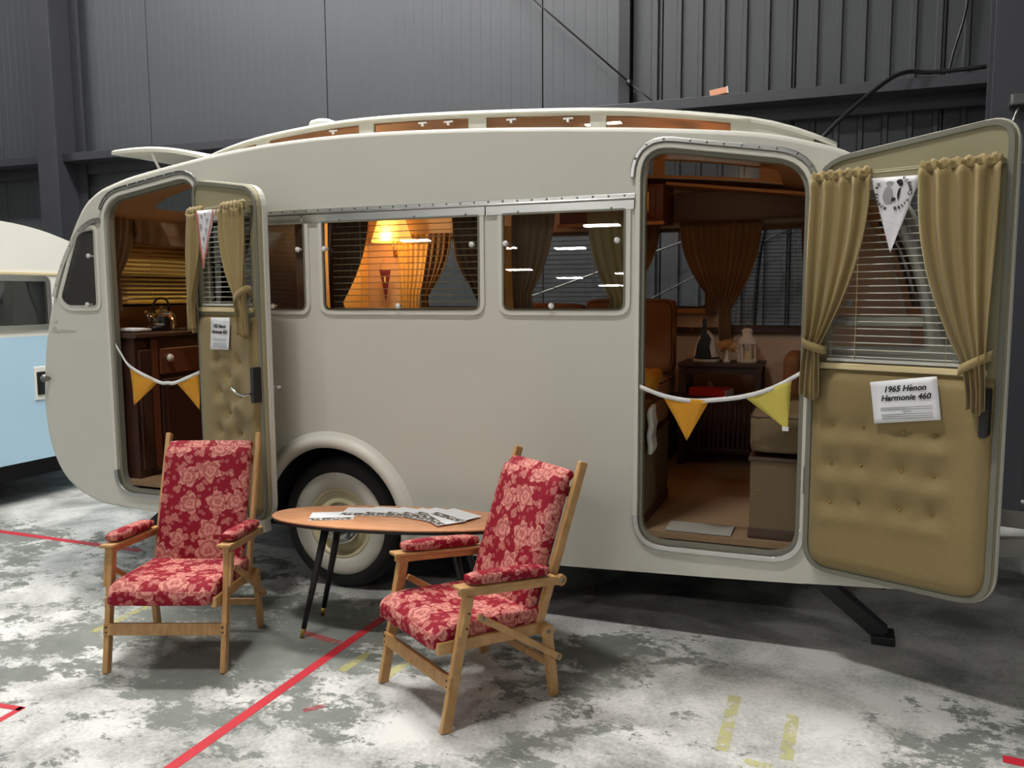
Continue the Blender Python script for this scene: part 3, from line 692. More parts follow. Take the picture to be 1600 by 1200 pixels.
# ------------------------------------------------------------------ caravan doors
def door_frame_matrix(hx, phi): 
    p = rad(phi); return Matrix(((cos(p), sin(p), 0, hx), (-sin(p), cos(p), 0, -.022), (0, 0, 1, 0), (0, 0, 0, 1)))
MR = door_frame_matrix(2.42, 22); ML = door_frame_matrix(-.762, 21.5)
def scan(l, z):
    xs_ = []
    for i in range(len(l)):
        a, b = l[i-1], l[i]
        if (a[1]-z)*(b[1]-z) < 0: xs_.append(a[0]+(b[0]-a[0])*(z-a[1])/(b[1]-a[1]))
    return min(xs_), max(xs_)
def build_door(M, loop, hx, win, pad, tufts, studs, width):
    l = rpoly(*loop)
    wl = rpoly([(win[0], win[2]), (win[1], win[2]), (win[1], win[3]), (win[0], win[3])], .03)
    d = obj('door', MB().plate([l, wl], -.016, .012), 'cream_paint', van, bev=.004, M=M)
    obj('inner_skin', MB().plate([offset(l, -.006), wl], -.040, -.0165), 'olive_plain', d, bev=.003)
    obj('edge_seal', MB().plate([offset(l, -.008), offset(l, -.03)], -.050, -.040), 'seal_grey', d, bev=.003)
    obj('pane', MB().plate([offset(wl, .004)], -.006, -.002), 'glass', d)
    # tufted padding
    inn = offset(l, -.032); z0 = min(p[1] for p in inn)+.004; z1 = pad; rows = []; nz, nx = 56, 44
    for i in range(nz+1):
        z = z0+(z1-z0)*i/nz; a, b = scan(inn, min(max(z, z0+.002), z1)); row = []
        for j in range(nx+1):
            x = a+(b-a)*j/nx; e = min(x-a, b-x, z-z0, z1-z); th = .032*(1-max(0, 1-e/.05)**2)
            dm = sum(.034*math.exp(-(math.hypot(x-tx, z-tz)/.036)**1.2) for tx, tz in tufts)
            sag = sum(.015*math.exp(-(((x-tx)/.05)**2+((z-tz+.06)/.032)**2)) for tx, tz in tufts)
            row.append(Vector((x, -.040-max(.003, th-min(dm, .034)+min(sag, .020)), z)))
        rows.append(row)
    obj('padding', MB().grid(rows, True), 'olive_vinyl', d)
    for tx, tz in tufts: obj('button', MB().ball((tx, -.045, tz), .006, n=8, m=5), 'brass', d)
    for tx, tz in studs: obj('stud', MB().lathe([(0, -.006), (.005, -.004), (.006, 0)], (tx, -.052, tz), 'Y', 8), 'brass', d)
    # sill below the glass, curtain rod
    obj('sill', MB().b2(win[0]-.03, win[1]+.02, -.062, -.040, win[2]-.028, win[2]-.004), 'slat_cream', d, bev=.003)
    obj('curtain_rod', MB().tube([(.015, -.075, win[3]+.035), (width-.035, -.075, win[3]+.035)], .004, 6).b2(.015, .03, -.08, -.04, win[3]+.025, win[3]+.045).b2(width-.05, width-.035, -.08, -.04, win[3]+.025, win[3]+.045), 'olive_plain', d)
    obj('header', MB().b2(.03, width-.05, -.056, -.040, win[3]-.012, win[3]+.05), 'olive_plain', d, bev=.003)
    for z in (.8, 1.9): obj('hinge', MB().tube([(-.012, .01, z-.06), (-.012, .01, z+.06)], .011, 10), 'aluminium', d)
    return d
tR = [(.122, 1.058), (.245, 1.061), (.398, 1.06), (.515, 1.06), (.12, .898), (.24, .907), (.397, .906), (.515, .9), (.119, .736), (.236, .749), (.395, .751), (.513, .749)]
dR = build_door(MR, ([(0, .425), (.735, .425), (.735, 2.225), (0, 2.135)], [.13, .13, .11, .15]), 0, (.085, .655, 1.32, 2.02), 1.285, tR, [(.045, .862), (.05, .567), (.225, .488), (.482, .488), (.68, .583)], .735)
tL = [(.232, 1.284), (.446, 1.257), (.34, 1.181), (.242, 1.089), (.439, 1.08), (.33, .982), (.236, .883), (.437, .884), (.33, .78), (.236, .68), (.437, .68)]
dL = build_door(ML, ([(0, .43), (.665, .43), (.665, 2.14), (0, 2.235)], [.13, .13, .13, .11]), 0, (.085, .58, 1.545, 2.02), 1.50, tL, [], .665)
for d, zc, wd in ((dR, 1.165, .735), (dL, 1.155, .69)):
    lk = obj('lock', MB().plate([rpoly([(wd-.066, zc-.09), (wd-.036, zc-.09), (wd-.036, zc+.09), (wd-.066, zc+.09)], .012)], -.095, -.05), 'black_paint', d, bev=.004)
    if d is dL:
        hd = obj('handle', MB().tube(catmull([(wd-.06, -.10, zc-.045), (wd-.1, -.115, zc-.052), (wd-.17, -.115, zc-.045), (wd-.235, -.11, zc-.022)], 5), .007, 10), 'chrome', d)
    obj('outer_handle', MB().tube(catmull([(wd-.05, .012, zc-.02), (wd-.05, .06, zc-.02), (wd-.12, .065, zc-.025)], 4), .009, 8).lathe([(0, .018), (.026, .016), (.028, .01)], (wd-.05, 0, zc-.02), 'Y', 14), 'chrome', d)

# ------------------------------------------------------------------ curtains and blinds
def curtain(name, label, cat, M, top, tie, botm, zs, m, folds=5, amp=.016, ypos=0, frill=True, free='R', band=None, group=None):
    """top=(x0,x1) tie=(x0,x1) botm=(x0,x1); zs=(ztop, ztie, zbot); free edge bows outwards before the tie"""
    t = thing(name, label, cat, M=M, group=group); rows = []
    nv, nu = 34, folds*8
    zt, zi, zb = zs
    for i in range(nv+1):
        v = i/nv; z = zt+(zb-zt)*v
        if z >= zi:
            q = (zt-z)/(zt-zi)
            def ed(a, b, fr): return a+(b-a)*(q**2.1 if fr else q**1.2)
            a, b = ed(top[0], tie[0], free == 'L'), ed(top[1], tie[1], free == 'R'); g = q
        else:
            q = (zi-z)/(zi-zb); s_ = 1-(1-q)**2
            a, b = tie[0]+(botm[0]-tie[0])*s_, tie[1]+(botm[1]-tie[1])*s_; g = 1-.4*q
        row = []
        for j in range(nu+1):
            u = j/nu; ph = u*folds*2*PI+.7*sin(3*u+folds)
            am = amp*(1+.35*g)*(.75+.25*sin(u*9+folds*1.7))
            y = ypos-am*(.5+.5*cos(ph))-.006*sin(5*v+u*4) + (-.018*g)
            zz = z
            if frill and i < 2: zz = z+.006*sin(ph*1.5+1); y -= .006*abs(sin(ph*2))
            row.append(Vector((a+(b-a)*u, y, zz+(-.012*sin(u*7+folds) if i == nv else 0))))
        rows.append(row)
    o = obj('cloth', MB().grid(rows, True), m, t); sm = o.modifiers.new('thick', 'SOLIDIFY'); sm.thickness = .0025
    if frill:
        hr = []
        for k, (dz, dy) in enumerate(((.0, 0), (.010, -.012), (.022, -.004), (.034, -.010), (.044, .004))):
            hr.append([Vector((top[0]+(top[1]-top[0])*j/nu, ypos-.008+dy-.008*sin(j*1.9+k), zt-.008+dz+.006*sin(j*1.3+k*2)*(1 if k > 1 else .3))) for j in range(nu+1)])
        o = obj('heading', MB().grid(hr, True), m, t); sm = o.modifiers.new('thick', 'SOLIDIFY'); sm.thickness = .003
    if band:
        x0, x1, dz = band; mb = MB(); rws = []
        n = 20
        for i in range(n+1):
            a = 2*PI*i/n; cx, hw = (x0+x1)/2, (x1-x0)/2
            x = cx+hw*cos(a); y = ypos-.026+.036*sin(a); z = zi+dz*(x-cx)/(2*hw)
            rws.append([Vector((x, y, z-.018)), Vector((x, y, z+.018))])
        o = obj('tieback', mb.grid(rws, True), m, t); sm = o.modifiers.new('thick', 'SOLIDIFY'); sm.thickness = .004
    return t
curtain('door_curtain', 'mustard curtain tied back on the hinge side of the large open door', 'curtain', MR, (.02, .255), (.02, .085), (.0, .09), (2.045, 1.385, 1.17), 'curtain_olive', 4, .030, -.078, True, 'R', (.005, .105, -.03))
curtain('door_curtain', 'mustard curtain tied back on the outer side of the large open door', 'curtain', MR, (.43, .70), (.61, .69), (.63, .695), (2.045, 1.345, 1.165), 'curtain_olive', 4, .034, -.078, True, 'L', (.595, .705, .06))
curtain('door_curtain', 'mustard curtain hanging beside the doorway on the narrow open door', 'curtain', ML, (.03, .20), (.03, .12), (.0, .105), (2.035, 1.60, 1.415), 'curtain_olive', 3, .026, -.078, True, 'R')
curtain('door_curtain', 'mustard curtain tied back near the lock of the narrow open door', 'curtain', ML, (.385, .62), (.545, .635), (.54, .645), (2.035, 1.60, 1.395), 'curtain_olive', 4, .028, -.078, True, 'L', (.53, .655, .07))

def blind(name, label, M, x0, x1, ztop, zbot, n, m, tilt=15, wid=.022, rail=True):
    t = thing(name, label, 'blind', M=M)
    R = Matrix.Rotation(rad(tilt), 3, 'X'); me = None
    for i in range(n):
        z = ztop-.02-(ztop-zbot-.035)*i/(n-1)
        if me is None:
            pr = [(-wid/2, -.0015), (-wid/4, .0006), (0, .0014), (wid/4, .0006), (wid/2, -.0015)]
            mb = MB(); rows = [[R @ Vector((x, y, zz)) for y, zz in pr] for x in (x0, x1)]
            mb.grid(rows, True); mb.grid([[p - Vector((0, 0, .0008)) for p in r] for r in rows], True); me = mb.mesh('slat'); me.materials.append(MATS[m])
        o = bpy.data.objects.new('slat', me); C.objects.link(o); o.parent = t; o.location = (0, 0, z)
    if rail:
        obj('headrail', MB().b2(x0, x1, -.014, .014, ztop-.016, ztop+.008), m, t)
        obj('bottom_rail', MB().b2(x0, x1, -.010, .010, zbot-.006, zbot+.006), m, t)
    for fx in (.2, .8): obj('cord', MB().tube([(x0+(x1-x0)*fx, -.012, ztop), (x0+(x1-x0)*fx, -.012, zbot)], .0012, 5), 'slat_cream', t)
    return t
off = lambda M, y: M @ Matrix.Translation((0, y, 0))
blind('venetian_blind', 'pale venetian blind behind the curtains of the large open door', off(MR, -.045), .09, .65, 2.01, 1.33, 24, 'slat_white', 0, .016)
blind('venetian_blind', 'pale venetian blind behind the curtains of the narrow open door', off(ML, -.045), .09, .575, 2.01, 1.555, 17, 'slat_white', 0, .016)
I4 = Matrix.Identity(4)
blind('venetian_blind', 'brown lit venetian blind inside the widest side window', Matrix.Translation((0, .075, 0)), .02, .89, 2.01, 1.52, 15, 'slat_cream', 4, .016)
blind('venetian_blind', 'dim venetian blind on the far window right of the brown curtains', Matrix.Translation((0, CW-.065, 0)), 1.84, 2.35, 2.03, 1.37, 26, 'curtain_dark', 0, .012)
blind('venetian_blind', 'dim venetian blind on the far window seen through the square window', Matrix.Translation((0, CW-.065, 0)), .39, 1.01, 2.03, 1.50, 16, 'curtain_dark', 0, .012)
REAR = Matrix(((0, -1, 0, -1.69), (1, 0, 0, 0), (0, 0, 1, 0), (0, 0, 0, 1)))
blind('venetian_blind', 'bright slatted blind over the tail window above the kettle', REAR, .24, 1.74, 2.03, 1.56, 17, 'slat_translucent', -30, .024)

# curtains inside
FW = Matrix.Translation((0, CW-.085, 0))
curtain('window_curtain', 'brown curtain gathered between the two far windows, shorter left half', 'curtain', FW, (1.50, 1.80), (1.68, 1.79), (1.68, 1.76), (2.09, 1.60, 1.46), 'curtain_brown', 6, .018, 0, False, 'L')
curtain('window_curtain', 'brown curtain gathered between the two far windows, longer right half', 'curtain', Matrix.Translation((0, CW-.105, 0)), (1.78, 2.04), (1.775, 1.86), (1.775, 1.86), (2.09, 1.50, 1.24), 'curtain_brown', 6, .018, 0, False, 'R')
curtain('window_curtain', 'dark brown curtain at the left edge of the large doorway view', 'curtain', FW, (1.10, 1.37), (1.08, 1.18), (1.06, 1.18), (2.09, 1.60, 1.45), 'curtain_brown', 5, .018, 0, False, 'R')
curtain('window_curtain', 'dark brown curtain at the right end of the far window', 'curtain', FW, (2.28, 2.45), (2.33, 2.45), (2.34, 2.45), (2.05, 1.60, 1.36), 'curtain_dark', 4, .018, 0, False, 'L')
curtain('window_curtain', 'brown curtain over the far wall left of the glowing lamp', 'curtain', FW, (-1.30, -.98), (-1.30, -1.10), (-1.30, -1.08), (2.09, 1.62, 1.46), 'curtain_dark', 5, .018, 0, False, 'R')
curtain('window_curtain', 'sheer golden curtain hanging straight beside the maroon pennant', 'curtain', FW, (-.66, -.40), (-.64, -.46), (-.64, -.47), (2.06, 1.62, 1.47), 'sheer', 6, .014, 0, False, 'R')
curtain('window_curtain', 'brown far curtain sloping down from the top centre of the widest window', 'curtain', Matrix.Translation((0, CW-.10, 0)), (-.38, -.20), (-.45, -.38), (-.45, -.38), (2.06, 1.60, 1.47), 'curtain_brown', 4, .016, 0, False, 'R')
curtain('window_curtain', 'brown far curtain on the right of the grey triangle of glass', 'curtain', FW, (-.19, .30), (.02, .14), (.02, .14), (2.06, 1.58, 1.47), 'curtain_brown', 7, .018, 0, False, 'L')
NW = Matrix.Translation((0, .125, 0))
curtain('window_curtain', 'dark brown curtain at the left of the widest side window', 'curtain', NW, (-.03, .21), (-.02, .06), (-.02, .10), (2.04, 1.56, 1.42), 'curtain_dark', 5, .016, 0, False, 'R')
curtain('window_curtain', 'dark brown curtain at the right of the widest side window', 'curtain', NW, (.70, .945), (.86, .945), (.86, .945), (2.04, 1.54, 1.42), 'curtain_dark', 5, .016, 0, False, 'L')
curtain('window_curtain', 'reddish brown curtain at the left of the square side window', 'curtain', NW, (1.02, 1.24), (1.03, 1.13), (1.03, 1.14), (2.04, 1.60, 1.44), 'curtain_brown', 5, .016, 0, False, 'R')
curtain('window_curtain', 'olive curtain swept to the right of the square side window', 'curtain', NW, (1.40, 1.64), (1.52, 1.66), (1.50, 1.66), (2.04, 1.57, 1.44), 'curtain_olive', 5, .014, 0, False, 'L')
curtain('window_curtain', 'pale sheer curtain in the middle of the square side window', 'curtain', Matrix.Translation((0, .9, 0)), (.62, .86), (.62, .76), (.62, .76), (2.0, 1.58, 1.42), 'sheer', 4, .012, 0, False, 'R')
curtain('window_curtain', 'beige curtain inside the curved tail corner window', 'curtain', NW, (-1.74, -1.60), (-1.78, -1.70), (-1.80, -1.72), (1.98, 1.66, 1.53), 'curtain_olive', 3, .014, 0, False, 'R')
curtain('window_curtain', 'short brown valance above the bright tail blind', 'valance', REAR @ Matrix.Translation((0, -.05, 0)), (.36, 1.7), (.36, 1.7), (.36, 1.7), (2.085, 2.0, 1.935), 'curtain_brown', 12, .012, 0, False, 'R')
curtain('window_curtain', 'brown curtain at the near side of the bright tail blind', 'curtain', REAR @ Matrix.Translation((0, -.06, 0)), (.07, .36), (.06, .20), (.06, .22), (2.085, 1.72, 1.50), 'curtain_brown', 5, .016, 0, False, 'R')

# ------------------------------------------------------------------ flags, bunting and notices
def pennant(name, label, M, a, b, tip, y, m, border=None, wave=.004):
    t = thing(name, label, 'pennant', M=M); rows = []; n = 14
    A, B, T = Vector(a), Vector(b), Vector(tip)
    for i in range(n+1):
        q = i/n; l, r = A.lerp(T, q), B.lerp(T, q)
        rows.append([Vector((l.x+(r.x-l.x)*j/8, y+wave*sin(j*.9+q*5)*(1-q*.5), l.y+(r.y-l.y)*j/8)) for j in range(9)])
    o = obj('cloth', MB().grid(rows, True), m, t); s_ = o.modifiers.new('thick', 'SOLIDIFY'); s_.thickness = .001
    if border:
        for P in (A, B):
            mb = MB(); mid = (A+B)/2; rws = []
            for i in range(n+1):
                q = i/n; e = P.lerp(T, q); inn = e+((mid.lerp(T, q))-e).normalized()*min(.012, (mid.lerp(T, q)-e).length+1e-4)
                rws.append([Vector((e.x, y-.006, e.y)), Vector((inn.x, y-.006, inn.y))])
            obj('border', mb.grid(rws, True), border, t)
    return t
pf = pennant('pennant', 'white pennant with round black emblem on the large open door', MR, (.25, 2.035), (.434, 2.03), (.334, 1.748), -.086, 'flag_white', None, .002)
cx, cz, rr = .336, 1.975, .062
ring = 'Rétro Camping Club de France  '
mb = MB()
for i, ch in enumerate(ring):
    a = rad(-80)+2*PI*i/len(ring)
    if ch == ' ': continue
    px, pz = cx+rr*cos(a), cz+rr*sin(a)
    if pz > 2.026: continue
    Mt = Matrix.Translation((px, -.0905, pz)) @ Matrix.Rotation(-(a+PI/2), 4, 'Y') @ FACE @ Matrix.Translation((0, -.006, 0))
    g = text_mesh(ch, .020, Mt, bold=.0006); mb.add(g.v, g.f)
obj('lettering', mb, 'ink', pf)
em = [catmull([(cx-.025, cz+.02), (cx-.005, cz+.012), (cx, cz-.02), (cx-.008, cz-.04), (cx-.03, cz-.035), (cx-.037, cz-.01)], 4, True)]
obj('emblem', MB().plate(em, -.0908, -.0900).plate([[(cx-.012+.014*cos(k*PI/8), cz+.034+.008*sin(k*PI/8)) for k in range(16)]], -.0908, -.09), 'ink_grey', pf)
obj('emblem_figure', MB().plate([catmull([(cx+.012, cz+.04), (cx+.03, cz+.045), (cx+.036, cz+.025), (cx+.025, cz+.02)], 4, True)], -.0912, -.09)
    .plate([catmull([(cx+.02, cz+.008), (cx+.028, cz+.012), (cx+.02, cz-.03), (cx+.016, cz-.012)], 4, True)], -.0912, -.09).plate([catmull([(cx-.004, cz-.022), (cx+.008, cz-.02), (cx+.01, cz-.03), (cx-.003, cz-.034)], 4, True)], -.0912, -.09), 'ink', pf)
pl = pennant('pennant', 'white pennant with red border and speckles on the narrow open door', ML, (.192, 2.045), (.385, 2.038), (.245, 1.743), -.118, 'flag_white', 'flag_red', .004)
mb = MB()
for (x, z, r) in ((.255, 2.01, .012), (.31, 1.99, .010), (.24, 1.96, .014), (.295, 1.94, .011), (.265, 1.895, .012), (.29, 2.02, .007), (.255, 1.85, .008)):
    mb.plate([[(x+r*cos(k*PI/4+.3)*(1 if k % 2 else .7), z+r*sin(k*PI/4+.3)) for k in range(8)]], -.1255, -.1245)
obj('print', mb, 'ink_grey', pl)
pm = pennant('pennant', 'small maroon pennant hanging under the glowing wall lamp', Matrix.Identity(4), (-.80, 1.80), (-.70, 1.79), (-.745, 1.55), CW-.14, 'maroon', None, .002)
obj('lettering', MB().plate([[(-.755, 1.745), (-.74, 1.745), (-.74, 1.70), (-.755, 1.70)]], CW-.147, CW-.146), 'slat_cream', pm)
obj('cord', MB().tube([(-.80, CW-.14, 1.80), (-.75, CW-.1, 1.93), (-.70, CW-.14, 1.79)], .0015, 5), 'slat_cream', pm)

def bunting(label, tape, flags, y):
    t = thing('bunting', label, 'bunting', (0, 0, 0)); pth = catmull(tape, 8)
    rows = [[Vector((x, y, z+.010)), Vector((x, y-.001, z-.010))] for x, z in pth]
    o = obj('tape', MB().grid(rows, True), 'tape_white', t); s_ = o.modifiers.new('thick', 'SOLIDIFY'); s_.thickness = .002
    for (a, b, tip, m) in flags:
        A, B, T = Vector(a), Vector(b), Vector(tip); n = 10
        rows = []
        for i in range(n+1):
            q = i/n; l, r = A.lerp(T, q), B.lerp(T, q); rows.append([Vector((l.x+(r.x-l.x)*j/6, y+.001+.003*sin(j+q*4), l.y+(r.y-l.y)*j/6)) for j in range(7)])
        f = obj('flag', MB().grid(rows, True), m, t); s_ = f.modifiers.new('thick', 'SOLIDIFY'); s_.thickness = .0012
    return t
b = bunting('white tape bunting with orange and yellow flags across the large doorway', [(1.69, 1.18), (1.80, 1.142), (1.92, 1.125), (2.03, 1.133), (2.15, 1.153), (2.27, 1.195), (2.395, 1.27)],
    [((1.795, 1.142), (2.003, 1.128), (1.906, .945), 'flag_orange'), ((2.151, 1.15), (2.345, 1.228), (2.333, 1.015), 'flag_yellow')], -.02)
obj('clip', MB().box((2.325, -.022, 1.02), (.026, .006, .018)), 'tape_white', b)
bunting('white tape bunting with two orange flags across the narrow doorway', [(-1.425, 1.32), (-1.39, 1.27), (-1.318, 1.19), (-1.12, 1.112), (-1.05, 1.108), (-.99, 1.112), (-.817, 1.175)],
    [((-1.33, 1.195), (-1.122, 1.11), (-1.309, .968), 'flag_orange'), ((-.99, 1.11), (-.822, 1.172), (-.829, .963), 'flag_orange')], -.02)

def notice(label, M, quad, y, s1, s2, cxz, ang, lines):
    t = thing('paper_notice', label, 'notice', M=M)
    rows = []
    q = [Vector(p) for p in quad]     # tl, tr, br, bl
    for i in range(9):
        v = i/8; l, r = q[0].lerp(q[3], v), q[1].lerp(q[2], v)
        rows.append([Vector((l.x+(r.x-l.x)*j/8, y+.0016*sin(j*.8+i*.5), l.y+(r.y-l.y)*j/8)) for j in range(9)])
    o = obj('sheet', MB().grid(rows, True), 'paper', t); s_ = o.modifiers.new('thick', 'SOLIDIFY'); s_.thickness = .0006
    for txt, dz, sz in (('1965 Henon', .0, s1), ('Harmonie 460', -s1*1.1, s2)):
        Mt = Matrix.Translation((cxz[0], y-.0035, cxz[1])) @ Matrix.Rotation(-ang, 4, 'Y') @ Matrix.Translation((0, 0, dz)) @ FACE
        obj('lettering', text_mesh(txt, sz, Mt, shear=.28, bold=sz*.028), 'ink', t)
    Rm = Matrix.Rotation(-ang, 3, 'Y'); mb = MB().box(Vector((cxz[0], y-.0035, cxz[1]))+Rm @ Vector((s1*.86, 0, s1*.68)), (s1*.24, .0006, s1*.09), Rm @ Matrix.Rotation(rad(35), 3, 'Y'))
    obj('accent', mb, 'ink', t); mb = MB()
    for k, (wd, dz) in enumerate(lines):
        mb.box(Vector((cxz[0], y-.0030, cxz[1]))+Rm @ Vector((0, 0, dz)), (wd, .0006, .0028), Rm)
    obj('small_print', mb, 'ink_grey', t)
    return t
notice('white landscape paper notice on the padding of the large open door', MR, [(.277, 1.25), (.519, 1.288), (.541, 1.126), (.30, 1.088)], -.084, .031, .031, (.408, 1.225), rad(8.0),
       [(.19, -.062), (.19, -.070), (.03, -.078), (.185, -.088), (.185, -.096), (.185, -.104)])
notice('white portrait paper notice on the padding of the narrow open door', ML, [(.225, 1.488), (.425, 1.490), (.403, 1.322), (.208, 1.318)], -.084, .027, .027, (.316, 1.435), rad(0),
       [(.14, -.058), (.14, -.066), (.14, -.082), (.14, -.090), (.14, -.098)])

# ------------------------------------------------------------------ inside the caravan
k = thing('kitchen_unit', 'dark mahogany kitchen cupboard under the tail window', 'cupboard', (-1.55, .9, FL))
obj('body', MB().b2(-.22, .16, -.82, .95, .0, .85), 'mahogany', k)
obj('stile', MB().b2(.16, .172, -.70, -.645, .03, .84), 'red_wood', k, bev=.003)
obj('stile', MB().b2(.16, .172, -.03, .02, .03, .84), 'red_wood', k, bev=.003)
for y0, y1 in ((-.80, -.71), (-.63, -.04), (.03, .6)):
    dr = obj('drawer', MB().b2(.16, .178, y0, y1, .62, .78), 'red_wood' if y0 > -.7 else 'mahogany', k, bev=.004)
    if y0 > -.7: obj('knob', MB().lathe([(0, .03), (.02, .028), (.026, .015), (.012, .008), (.012, 0)], (.178, y0+.06 if y0 < 0 else y0+.3, .72), 'X', 14), 'enamel', dr)
    dd = obj('cupboard_door', MB().b2(.16, .178, y0, y1, .05, .59), 'mahogany', k, bev=.004)
    obj('moulding', MB().plate([[(y0+.03, .09), (y1-.03, .09), (y1-.03, .55), (y0+.03, .55)], [(y0+.045, .105), (y1-.045, .105), (y1-.045, .535), (y0+.045, .535)]], .178, .183, 'YZ') if y1-y0 > .2 else MB().b2(.178, .182, y0+.02, y1-.02, .1, .5), 'dark_wood', dd)
tag(obj('worktop', MB().b2(-1.80, -1.355, .06, 1.9, FL+.852, FL+.882), 'dark_wood', bev=.006), 'dark worktop carrying the kettle under the tail window', 'worktop')
kt = thing('kettle', 'polished metal kettle with black hoop handle on the worktop', 'kettle', (-1.60, .53, FL+.884))
obj('body', MB().lathe([(0, 0), (.085, 0), (.092, .01), (.09, .06), (.082, .095), (.06, .115), (.035, .122)], (0, 0, 0), 'Z', 28), 'chrome', kt)
obj('lid', MB().lathe([(.042, .118), (.04, .124), (.02, .132), (.008, .134), (.008, .142), (.014, .148), (.008, .156), (0, .157)], (0, 0, 0), 'Z', 20), 'chrome', kt)
obj('spout', MB().tube([(-.0, -.075, .05), (0, -.105, .085), (0, -.135, .12)], .018, 10, True, .010), 'chrome', kt)
obj('handle', MB().tube(catmull([(0, -.06, .10), (0, -.065, .16), (0, -.04, .195), (0, .0, .205), (0, .045, .195), (0, .065, .16), (0, .06, .10)], 5), .007, 8), 'black_paint', kt)
tag(obj('tea_towel', MB().pillow((.2, .14, .02), .009, .004, Matrix.Translation((-1.55, .22, FL+.884+.012)), 6), 'paper'), 'folded white cloth on the worktop left of the kettle', 'cloth')
tag(obj('plate', MB().lathe([(0, 0), (.05, 0), (.08, .012), (.085, .014), (.05, .006), (0, .005)], (-1.52, .80, FL+.883), 'Z', 24), 'enamel'), 'small pale plate on the worktop right of the kettle', 'plate')
pt = obj('partition', MB().b2(-.765, -.735, .04, .80, FL, 2.30), 'dark_wood', van)
obj('partition', MB().b2(-.985, -.955, 1.45, 2.06, FL, 2.30), 'sheer', van)
wl = thing('wall_lamp', 'glowing amber wall lamp with brass arm inside the widest window', 'lamp', (-.68, CW-.04, 1.93))
obj('backplate', MB().lathe([(0, -.02), (.03, -.018), (.035, 0)], (0, 0, 0), 'Y', 16), 'brass', wl)
obj('arm', MB().tube(catmull([(0, -.01, 0), (.01, -.08, -.03), (.02, -.12, .02), (.02, -.12, .08)], 5), .006, 8).ball((.0, -.06, -.03), .016), 'brass', wl)
obj('lamp_shade', MB().lathe([(.155, .07), (.155, .08), (.10, .25), (.10, .255)], (.02, -.14, 0), 'Z', 24), 'shade_glow', wl)
ld = bpy.data.lights.new('bulb', 'POINT'); ld.energy = 11; ld.color = (1, .62, .30); ld.shadow_soft_size = .05
lo = bpy.data.objects.new('bulb', ld); C.objects.link(lo); lo.parent = wl; lo.location = (.05, -.30, .10)
cl = thing('added_ceiling_lamp', 'added round ceiling lamp warming the roof inside the large doorway', 'lamp', (1.78, .52, 2.36))  # added lamp, throws warm light on the roof lining by the doorway
obj('rose', MB().lathe([(0, .045), (.07, .045), (.075, .03), (.07, .02)], (0, 0, 0), 'Z', 20), 'brass', cl)
obj('lamp_glass', MB().lathe([(.07, .02), (.062, 0), (.035, -.016), (0, -.02)], (0, 0, 0), 'Z', 20), 'shade_glow', cl)
ld = bpy.data.lights.new('bulb', 'POINT'); ld.energy = 2.2; ld.color = (1, .58, .25); ld.shadow_soft_size = .05
lo = bpy.data.objects.new('bulb', ld); C.objects.link(lo); lo.parent = cl; lo.location = (0, .02, -.08)
# far bench with upright cushion, near bench, front bench
def bench(label, x0, x1, y0, y1, h, face):
    t = thing('bench', label, 'bench', ((x0+x1)/2, (y0+y1)/2, FL)); hx, hy = (x1-x0)/2, (y1-y0)/2
    obj('box', MB().b2(-hx, hx, -hy, hy, .0, h), 'bench_vinyl', t, bev=.006)
    obj('plinth', MB().b2(-hx-.004, hx+.004, -hy-.004, hy+.004, 0, .05), 'dark_wood', t, bev=.003)
    obj('lip', MB().b2(-hx-.008, hx+.008, -hy-.008, hy+.008, h, h+.018), 'dark_wood', t, bev=.003)
    if face: obj('vent', MB().b2(-.04, .04, -hy-.008, -hy, .07, .095), 'black_paint', t); obj('stud', MB().ball((-hx+.04, -hy, .22), .006, n=8, m=5), 'brass', t)
    return t
def cushion(label, x0, x1, y0, y1, z0, z1, m, pipe=True):
    t = thing('bench_cushion', label, 'cushion', ((x0+x1)/2, (y0+y1)/2, z0)); sx, sy, sz = x1-x0, y1-y0, z1-z0
    obj('pad', MB().pillow((sx, sy, sz), min(.035, sz*.4), .008, Matrix.Translation((0, 0, sz/2)), 10), m, t)
    if pipe:
        l = rpoly([(-sx/2+.006, -sy/2+.006), (sx/2-.006, -sy/2+.006), (sx/2-.006, sy/2-.006), (-sx/2+.006, sy/2-.006)], .04)
        obj('piping', MB().tube([(x, y, sz-.016) for x, y in l]+[(l[0][0], l[0][1], sz-.016)], .005, 6), 'dark_wood', t)
    return t
bench('olive bench box right of the large doorway', 2.175, 2.86, .07, .95, .355, True)
cushion('olive seat cushion with dark piping right of the large doorway', 2.165, 2.84, .06, .95, FL+.386, FL+.57, 'bench_vinyl')
cushion('small brown cushion standing on the right bench', 2.25, 2.34, .98, 1.35, FL+.50, FL+.77, 'upholstery', False)
bench('brown bench box behind the left edge of the large doorway', .80, 1.685, .06, .72, .40, False)
cushion('orange brown seat cushion behind the left edge of the large doorway', .79, 1.69, .055, .73, FL+.430, FL+.585, 'upholstery')
bench('brown bench box along the far wall under the dim windows', .30, 1.50, 1.38, 2.05, .40, False)
cushion('orange seat cushion along the far wall', .30, 1.51, 1.38, 1.90, FL+.430, FL+.56, 'upholstery')
uc = cushion('upright orange back cushion with dark edge in the doorway view', .90, 1.51, 1.78, 1.93, FL+.575, FL+1.06, 'upholstery', False)
l = rpoly([(-.29, .03), (.29, .03), (.29, .47), (-.29, .47)], .06)
obj('piping', MB().tube([(x, -.062, z) for x, z in l]+[(l[0][0], -.062, l[0][1])], .006, 6), 'dark_wood', uc)
cushion('long upright orange cushion under the far windows', .28, .88, 1.78, 1.93, FL+.575, FL+1.03, 'upholstery', False)
